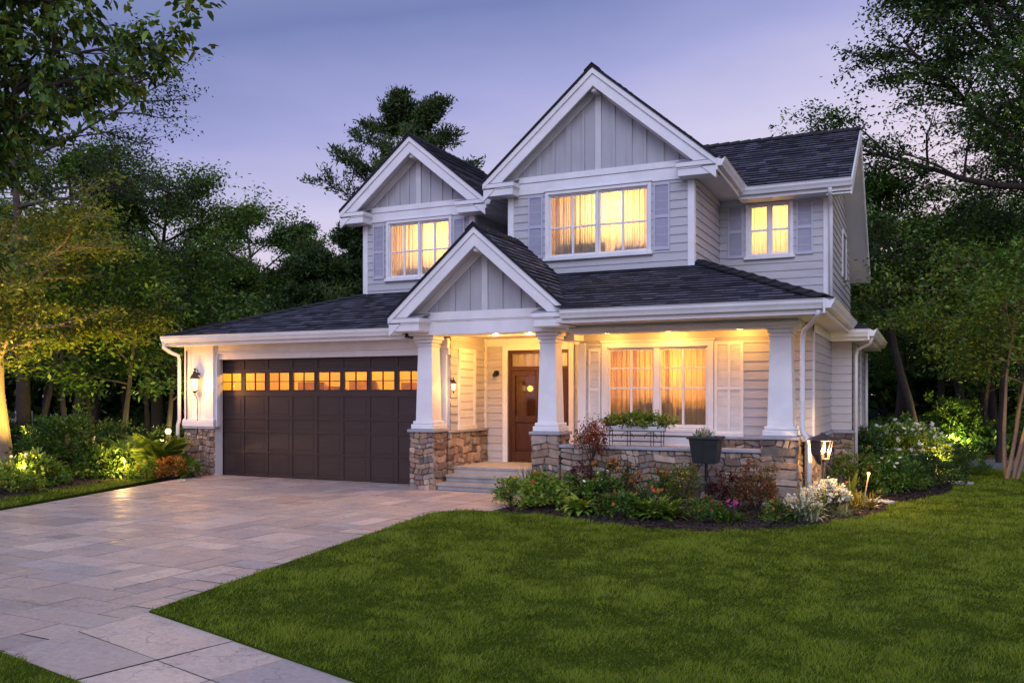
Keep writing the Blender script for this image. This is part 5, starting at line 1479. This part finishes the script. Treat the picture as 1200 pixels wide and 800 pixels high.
def broadleaf(name, label, pos, H, spread, r0, seed, cols, bare=.3, limbs=13, subs=6, twigs=4, leaves=26, leafL=.14, up=.55, group=None, barkm='bark', stems=1, droop=-.02, flat=.6, sig=.22, lean=(0, 0), skew=(0, 0), build=True):
    r = np.random.default_rng(seed); mb = MB(); TW = []
    for s_ in range(stems):
        a = r.random() * 6.28; ln = V(lean[0], lean[1], 0) + (V(math.cos(a), math.sin(a), 0) * .28 if stems > 1 else r.normal(0, .05, 3) * [1, 1, 0])
        tr = limb(r, V(r.normal(0, .08) * (stems > 1), r.normal(0, .08) * (stems > 1), -.1), V(ln[0], ln[1], 1), H * .9, r0, 9, .05, .04, mb, 9, .18)
        tr = np.array(tr)
        for k in range(limbs):
            f_ = bare + (1 - bare) * (k + r.random()) / limbs; fi = f_ * (len(tr) - 1); i = min(int(fi), len(tr) - 2); p = tr[i] + (tr[i + 1] - tr[i]) * (fi - i)
            az = k * 2.4 + r.normal(0, .4); g_ = (f_ - bare) / (1 - bare); prof = (.55 + 1.3 * g_ * (1 - g_) * 2) * (1 - .55 * g_ ** 3)
            Ln = spread * prof * r.uniform(.8, 1.15); e = up * (.5 + .9 * g_) + r.normal(0, .12)
            d = V(math.cos(az) * math.cos(e) + skew[0], math.sin(az) * math.cos(e) + skew[1], math.sin(e))
            lb = np.array(limb(r, p, d, Ln, r0 * .42 * (1 - .6 * g_), 6, .11, .03, mb, 6))
            for j in range(subs):
                t_ = .3 + .7 * (j + r.random()) / subs; ti = min(t_, .999) * 6; q = lb[int(ti)] + (lb[int(ti) + 1] - lb[int(ti)]) * (ti % 1)
                dd = unit(lb[-1] - lb[0]) + unit(r.normal(0, 1, 3) * [1, 1, flat]) * .95
                sb = np.array(limb(r, q, dd, Ln * .45 * (1.15 - .5 * t_), r0 * .13, 4, .14, droop, mb, 4))
                for w in range(twigs):
                    tw = .25 + .75 * (w + r.random()) / twigs; wi = min(tw, .999) * 4; q2 = sb[int(wi)]
                    d3 = unit(sb[-1] - sb[0]) + unit(r.normal(0, 1, 3) * [1, 1, flat * .8]) * .9
                    tp = limb(r, q2, d3, Ln * .2, r0 * .05, 3, .15, droop, mb, 3); TW += [tp[1], tp[2], tp[3]]
    TW = np.array(TW); n = len(TW); per = max(1, leaves // 3)
    C = np.repeat(TW, per, 0) + r.normal(0, sig, (n * per, 3)) * [1, 1, .36]
    ax = r.normal(0, 1, C.shape) * [1, 1, .5] + [0, 0, -.25]; nm = r.normal(0, .55, C.shape) + [0, 0, 1]
    lf = leafset(C, ax, nm, leafL * (.65 + .7 * r.random(len(C))), leafL * .52 * (.7 + .5 * r.random(len(C))), 0)
    ct = np.repeat(tint(r, n, cols, 1, .22), per, 0) * (1 + r.normal(0, .15, (len(C), 1))).clip(.5, 1.6)
    t = thing(name, label, 'tree', tuple(pos), group=group)
    o = mb.build('trunk', M[barkm], None, smooth=True); o.parent = t
    c = bulk_mesh('crown', lf[0], lf[1], M['leaf'], t, np.repeat(ct, lf[2], 0))
    return t


def conifer(name, label, pos, H, spread, r0, seed, cols=DARKG, bare=.12, group=None, whorl=.52, dens=1.0, up=.12, prof=.75):
    r = np.random.default_rng(seed); mb = MB(); C = []; A = []
    tr = np.array(limb(r, V(0, 0, -.1), V(0, 0, 1), H, r0, 12, .015, .03, mb, 8, .1)); z = bare * H
    while z < H * .985:
        f_ = z / H * 12; i = min(int(f_), 11); p = tr[i] + (tr[i + 1] - tr[i]) * (f_ - i); g_ = (z / H - bare) / (1 - bare)
        for b_ in range(r.integers(3, 6)):
            az = r.random() * 6.28; Ln = spread * ((1 - g_) ** prof * .95 + .10) * r.uniform(.5, 1.25) * (1 if r.random() > .12 else .4)
            lb = limb(r, p + V(0, 0, r.normal(0, .1)), V(math.cos(az), math.sin(az), up + .5 * g_ + r.normal(0, .12)), Ln, r0 * .2 * (1 - .6 * g_) + .008, 6, .07, .035, mb, 4)
            for k in range(1, 7):
                for s_ in range(3):
                    d = unit(lb[k] - lb[k - 1]) + unit(r.normal(0, 1, 3) * [1, 1, .18]) * .9
                    q = limb(r, lb[k] * .6 + lb[k - 1] * .4 if s_ else lb[k], d, Ln * (.30 - .028 * k) + .12, .0, 3, .1, .05, mb)
                    for w in q[1:]:
                        m_ = int(16 * dens); C.append(np.repeat(w[None], m_, 0) + r.normal(0, .13, (m_, 3)) * [1, 1, .38]); A.append(r.normal(0, .8, (m_, 3)) + unit(d) * .6 + [0, 0, .35])
        z += whorl * r.uniform(.7, 1.2) * (1.1 - .5 * g_)
    C = np.concatenate(C); A = np.concatenate(A); n = len(C)
    lf = leafset(C, A, r.normal(0, 1, (n, 3)), .17 * (.7 + .6 * r.random(n)), .05, 0)
    t = thing(name, label, 'tree', tuple(pos), group=group)
    mb.build('trunk', M['bark'], None, smooth=True).parent = t
    bulk_mesh('crown', lf[0], lf[1], M['needle'], t, tint(r, n, cols, lf[2], .25))
    return t


def copy_tree(src, label, pos, rz, sc, group=None):
    o = src.copy(); COL.objects.link(o); o['label'] = label; o.location = pos; o.rotation_euler = (0, 0, rz); o.scale = (sc[0], sc[0], sc[1])
    if group: o['group'] = group
    elif 'group' in o: del o['group']
    for ch in src.children:
        c = ch.copy(); COL.objects.link(c); c.parent = o
    return o


TG = [(0.09, 0.186, 0.029), (0.125, 0.228, 0.033), (0.06, 0.132, 0.024), (0.156, 0.252, 0.037)]
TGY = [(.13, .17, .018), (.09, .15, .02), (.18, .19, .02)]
TGD = [(.026, .062, .018), (.038, .085, .020), (.018, .044, .015)]

# left side
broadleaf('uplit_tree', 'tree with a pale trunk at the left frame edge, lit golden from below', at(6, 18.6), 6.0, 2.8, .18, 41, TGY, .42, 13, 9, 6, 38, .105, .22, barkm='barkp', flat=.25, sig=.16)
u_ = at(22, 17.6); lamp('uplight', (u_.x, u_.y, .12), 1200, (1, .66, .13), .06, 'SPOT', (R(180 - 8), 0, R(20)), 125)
A1 = broadleaf('maple_tree', 'large mid-green tree rising left of the garage', at(185, 27), 8.6, 3.6, .20, 42, TG, .34, 15, 8, 6, 42, .125, .5)
A2 = broadleaf('maple_tree', 'broad green tree between the golden lit tree and the big mid-green one', at(92, 25.5), 8.9, 3.6, .19, 43, TG, .30, 15, 8, 6, 42, .125, .45)
A3 = broadleaf('slender_tree', 'tree whose dark flat layered boughs reach out against the left sky', at(30, 22), 10.6, 4.2, .19, 44, TGD, .45, 13, 8, 6, 36, .10, .16, flat=.22, sig=.15)
broadleaf('maple_tree', 'green tree with its rounded top just left of the tall pine', at(300, 33), 9.0, 3.0, .18, 45, TG + TGD, .26, 14, 8, 6, 40, .14, .5)
conifer('spruce_tree', 'short narrow spruce between the rounded tree and the tall pine', at(352, 34), 7.9, 2.0, .13, 46, DARKG + [(.04, .07, .02)])
conifer('pine_tree', 'tall dark pine rising behind the left gable', at(494, 30), 11.5, 4.6, .26, 47, DARKG + [(.07, .09, .022)], .1, up=.02, dens=1.35, whorl=.86, prof=.55)
conifer('spruce_tree', 'dark spreading spruce standing left of the upper left wall', at(408, 31), 7.6, 2.9, .17, 48, DARKG)
conifer('spruce_tree', 'dark spruce half hidden by the garage roof', at(372, 28), 6.2, 2.4, .15, 49, DARKG)
# woodland beyond, one trunk at a time
wood = [(-60, 31, 1, 1.0), (-8, 29, 2, .95), (52, 33, 1, .9), (112, 33, 2, .85), (150, 38, 1, .95), (205, 36, 2, .9), (246, 31, 1, .78), (268, 41, 2, .95), (335, 43, 1, .9), (-130, 36, 2, 1.05), (20, 40, 1, 1.0), (88, 42, 2, 1.0), (180, 44, 1, 1), (228, 45, 2, .95), (310, 46, 1, .9)]
for i, (px, d, w, s_) in enumerate(wood):
    copy_tree(A1 if w == 1 else A2, 'green tree of the dark wood left of the house', at(px, d), i * 1.7 + .6, (s_, s_ * .95), 'trees of the left wood')
# thin bare understory trunks lit by the garden lamps
def sapling(label, pos, H, r0, seed, lean, cols, group, spread=1.5, leaves=15):
    return broadleaf('sapling', label, pos, H, spread, r0, seed, cols, .38, 8, 4, 4, leaves, .14, .5, group, lean=lean, flat=.5, sig=.22)


for i, (px, d, H, ln) in enumerate(((38, 22, 5.2, (.12, 0)), (80, 21.5, 4.8, (-.14, .1)), (112, 24, 5.4, (.1, 0)), (140, 21.5, 4.6, (.03, 0)), (172, 25, 5.2, (.05, .1)), (196, 22.5, 4.6, (-.05, 0)), (228, 24, 5.0, (.08, 0)))):
    sapling('thin dark trunked young tree in the undergrowth behind the left flower bed', at(px, d), H, .085, 60 + i, ln, TG + TGD, 'young trees behind the left bed')

# near tree top left: trunk outside the frame, leafy boughs reaching in
def near_tree(label, base, H, r0, targets, seed, cols):
    r = np.random.default_rng(seed); mb = MB(); TW = []; D3 = []; base = np.array(base)
    tr = np.array(limb(r, V(0, 0, -.1), V(.03, 0, 1), H, r0, 8, .03, .05, mb, 9, .3))
    for tx, hz in targets:
        g_ = np.array(tx) - base; i = int(np.clip(hz / H * 8, 1, 7)); p = tr[i]; v = g_ - p; n_ = 9; pts = [p]
        for k in range(1, n_ + 1):
            t_ = k / n_; q = p + v * t_ + V(0, 0, math.sin(t_ * math.pi) * .22 * np.linalg.norm(v) * .6) + r.normal(0, .05, 3); pts.append(q)
        pts = np.array(pts); mb.tube([tuple(q) for q in pts], list(np.linspace(r0 * .33, .006, n_ + 1)), 6, cap=False)
        Lb = np.linalg.norm(v)
        for j in range(int(16 * Lb / 3)):
            t_ = r.uniform(.22, 1) * n_; i = min(int(t_), n_ - 1); q = pts[i] + (pts[i + 1] - pts[i]) * (t_ - i); dd = unit(v) * .8 + r.normal(0, .6, 3) * [1, 1, .55]
            sb = limb(r, q, dd, Lb * .24 * r.uniform(.5, 1.2), .010, 4, .15, -.03, mb, 4)
            for w in range(6):
                a = sb[r.integers(1, 5)]; tp = limb(r, a, unit(sb[-1] - sb[0]) + r.normal(0, .7, 3) * [1, 1, .6], r.uniform(.2, .42), .004, 4, .12, -.04, mb, 3)
                for q_ in tp[1:]:
                    for _ in range(3): TW.append(q_ + r.normal(0, .018, 3)); D3.append(unit(tp[-1] - tp[0]))
    C = np.array(TW); D3 = np.array(D3); n = len(C)
    ax = D3 * .7 + r.normal(0, .55, (n, 3)) + [0, 0, -.55]; nm = r.normal(0, .5, (n, 3)) + [0, 0, 1]
    lf = leafset(C, ax, nm, .100 * (.5 + .9 * r.random(n)), .058 * (.6 + .7 * r.random(n)), .14)
    t = thing('overhanging_tree', label, 'tree', tuple(base))
    mb.build('trunk', M['bark'], None, smooth=True).parent = t
    bulk_mesh('crown', lf[0], lf[1], M['leaf'], t, tint(r, n, cols, lf[2], .25))


def W3(px, py, d):
    p = at(px, d); return (p.x, p.y, CAMZ + (HY - py) * d / F)


near_tree('near tree whose large-leaved dark boughs hang into the top left corner', at(-150, 9.3), 6.2, .17,
          [(W3(172, 52, 8.9), 4.4), (W3(170, 98, 8.8), 3.9), (W3(80, -10, 8.8), 5.0), (W3(60, 50, 9.2), 4.6), (W3(30, 100, 9.0), 3.8), (W3(-10, 180, 9.2), 3.2), (W3(-30, 60, 8.8), 4.6), (W3(0, -40, 8.8), 5.2), (W3(110, -90, 8.8), 5.4), (W3(-20, 250, 9.4), 2.6), (W3(-40, 310, 9.4), 2.2), (W3(84, 122, 9.0), 3.8), (W3(10, 20, 9.0), 4.9)], 51, TGD + TG + TGY)

# right side
B1 = broadleaf('oak_tree', 'huge dark tree filling the upper right corner', at(1228, 22.5), 15.2, 4.7, .28, 71, TGD + TGD + TG, .26, 28, 13, 6, 60, .125, .45, sig=.20, lean=(-.03, 0), skew=(-.06, 0))
B2 = broadleaf('elm_tree', 'pale green tree standing right behind the far right wall of the house', at(1052, 33), 8.6, 2.9, .17, 72, TG + TGY, .32, 13, 7, 5, 36, .12, .6)
broadleaf('elm_tree', 'two-trunked dark tree beyond the round white-tipped bush', at(1078, 25), 8.2, 2.6, .13, 73, TGD + TG, .5, 12, 7, 5, 36, .12, .6, stems=2)
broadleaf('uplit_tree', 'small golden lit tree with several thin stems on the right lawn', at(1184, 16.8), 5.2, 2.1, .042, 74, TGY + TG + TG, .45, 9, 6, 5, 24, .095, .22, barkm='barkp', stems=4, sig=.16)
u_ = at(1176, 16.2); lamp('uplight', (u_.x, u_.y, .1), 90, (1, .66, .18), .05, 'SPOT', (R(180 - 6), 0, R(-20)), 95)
rw = [(1130, 29, 1, .92), (1165, 33, 2, .9), (1210, 27, 1, .95), (1100, 38, 2, .95), (1150, 41, 1, 1.05), (1240, 36, 2, 1.1), (1010, 42, 1, .85), (1068, 45, 2, .95), (1290, 30, 1, 1.1), (1340, 38, 2, 1.1)]
for i, (px, d, w, s_) in enumerate(rw):
    copy_tree(A1 if w == 1 else A2, 'dark green tree of the wood right of the house', at(px, d), i * 2.1 + .3, (s_, s_), 'trees of the right wood')
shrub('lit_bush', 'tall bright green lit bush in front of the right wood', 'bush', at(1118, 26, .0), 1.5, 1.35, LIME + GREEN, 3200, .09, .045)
u_ = at(1122, 24.6); lamp('uplight', (u_.x, u_.y, .4), 150, (1, .8, .3), .05)
u_ = at(130, 19.8); lamp('uplight', (u_.x, u_.y, .5), 110, (1, .84, .30), .05)
u_ = at(215, 22); lamp('uplight', (u_.x, u_.y, .5), 110, (1, .84, .30), .05)
for i, (px, d) in enumerate(((1170, 21), (1150, 26), (1192, 24), (1128, 31))):
    sapling('thin trunk standing in the shade of the right wood', at(px, d), 5.0, .075, 80 + i, (.04 * (-1) ** i, 0), TGD + TG, 'thin trunks in the right wood', leaves=12)

# the far wood that closes the view: one dense mass of leaves
r = np.random.default_rng(99)
n = 90000
ang = r.uniform(R(52), R(176), n); dist = r.uniform(47, 62, n); hgt = 7.5 + 1.6 * np.sin(ang * 23) + 1.2 * np.sin(ang * 51 + 1)
z = r.random(n) ** .8 * hgt * (.8 + .2 * r.random(n))
C = np.stack([np.cos(ang) * dist, np.sin(ang) * dist, z], 1)
lf = leafset(C, r.normal(0, 1, (n, 3)), r.normal(0, 1, (n, 3)), .62, .40, 0)
tag(bulk_mesh('far_woods', lf[0], lf[1], M['leaf'], None, tint(r, n, TGD + TG, lf[2], .25)), kind='stuff')
# undergrowth between the trunks: one mass of low leaves
n = 60000
px = np.concatenate([r.uniform(-160, 300, n // 2), r.uniform(1010, 1330, n // 2)]); d = r.uniform(24, 46, n); lat = (px - 600) / F * d
X = cr * lat - ci * d; Y = ci * lat + cr * d
hh = np.clip(.35 + .35 * np.sin(X * 1.3) * np.sin(Y * 1.1) + .25 * np.sin(X * .6 + 1), .1, 1.1)
C = np.stack([X, Y, r.random(n) * hh], 1)
lf = leafset(C, r.normal(0, 1, (n, 3)) + [0, 0, .4], r.normal(0, .7, (n, 3)) + [0, 0, 1], .22, .10, 0)
tag(bulk_mesh('undergrowth', lf[0], lf[1], M['leaf'], None, tint(r, n, TGD + TG, lf[2], .25)), kind='stuff')

# pale rail fence far off among the left trunks, and the neighbour's drive on the right
t = thing('rail_fence', 'short pale white fence glimpsed between the left trunks', 'fence', tuple(at(20, 30)))
a, b_ = at(4, 30), at(36, 30.4)
for i in range(9):
    p = a.lerp(b_, i / 8); q = MB(); q.box(p.x - .05, p.x + .05, p.y - .05, p.y + .05, 0, 1.05 if i % 4 == 0 else .92); q.build('picket', M['white'], t)
q = MB()
for z in (.35, .8): q.prism([(a.x, a.y + .06, z), (a.x, a.y + .09, z), (a.x, a.y + .09, z + .09), (a.x, a.y + .06, z + .09)], b_ - a)
q.build('rail', M['white'], t)
tag(sheet('side_path', [tuple(at(p, d_)[:2]) for p, d_ in ((1072, 19.9), (1140, 19.9), (1230, 18.9), (1400, 18.2), (1400, 20.6), (1230, 21.2), (1130, 22.2), (1070, 22.6))], .0, M['asphalt'], .06), kind='structure')
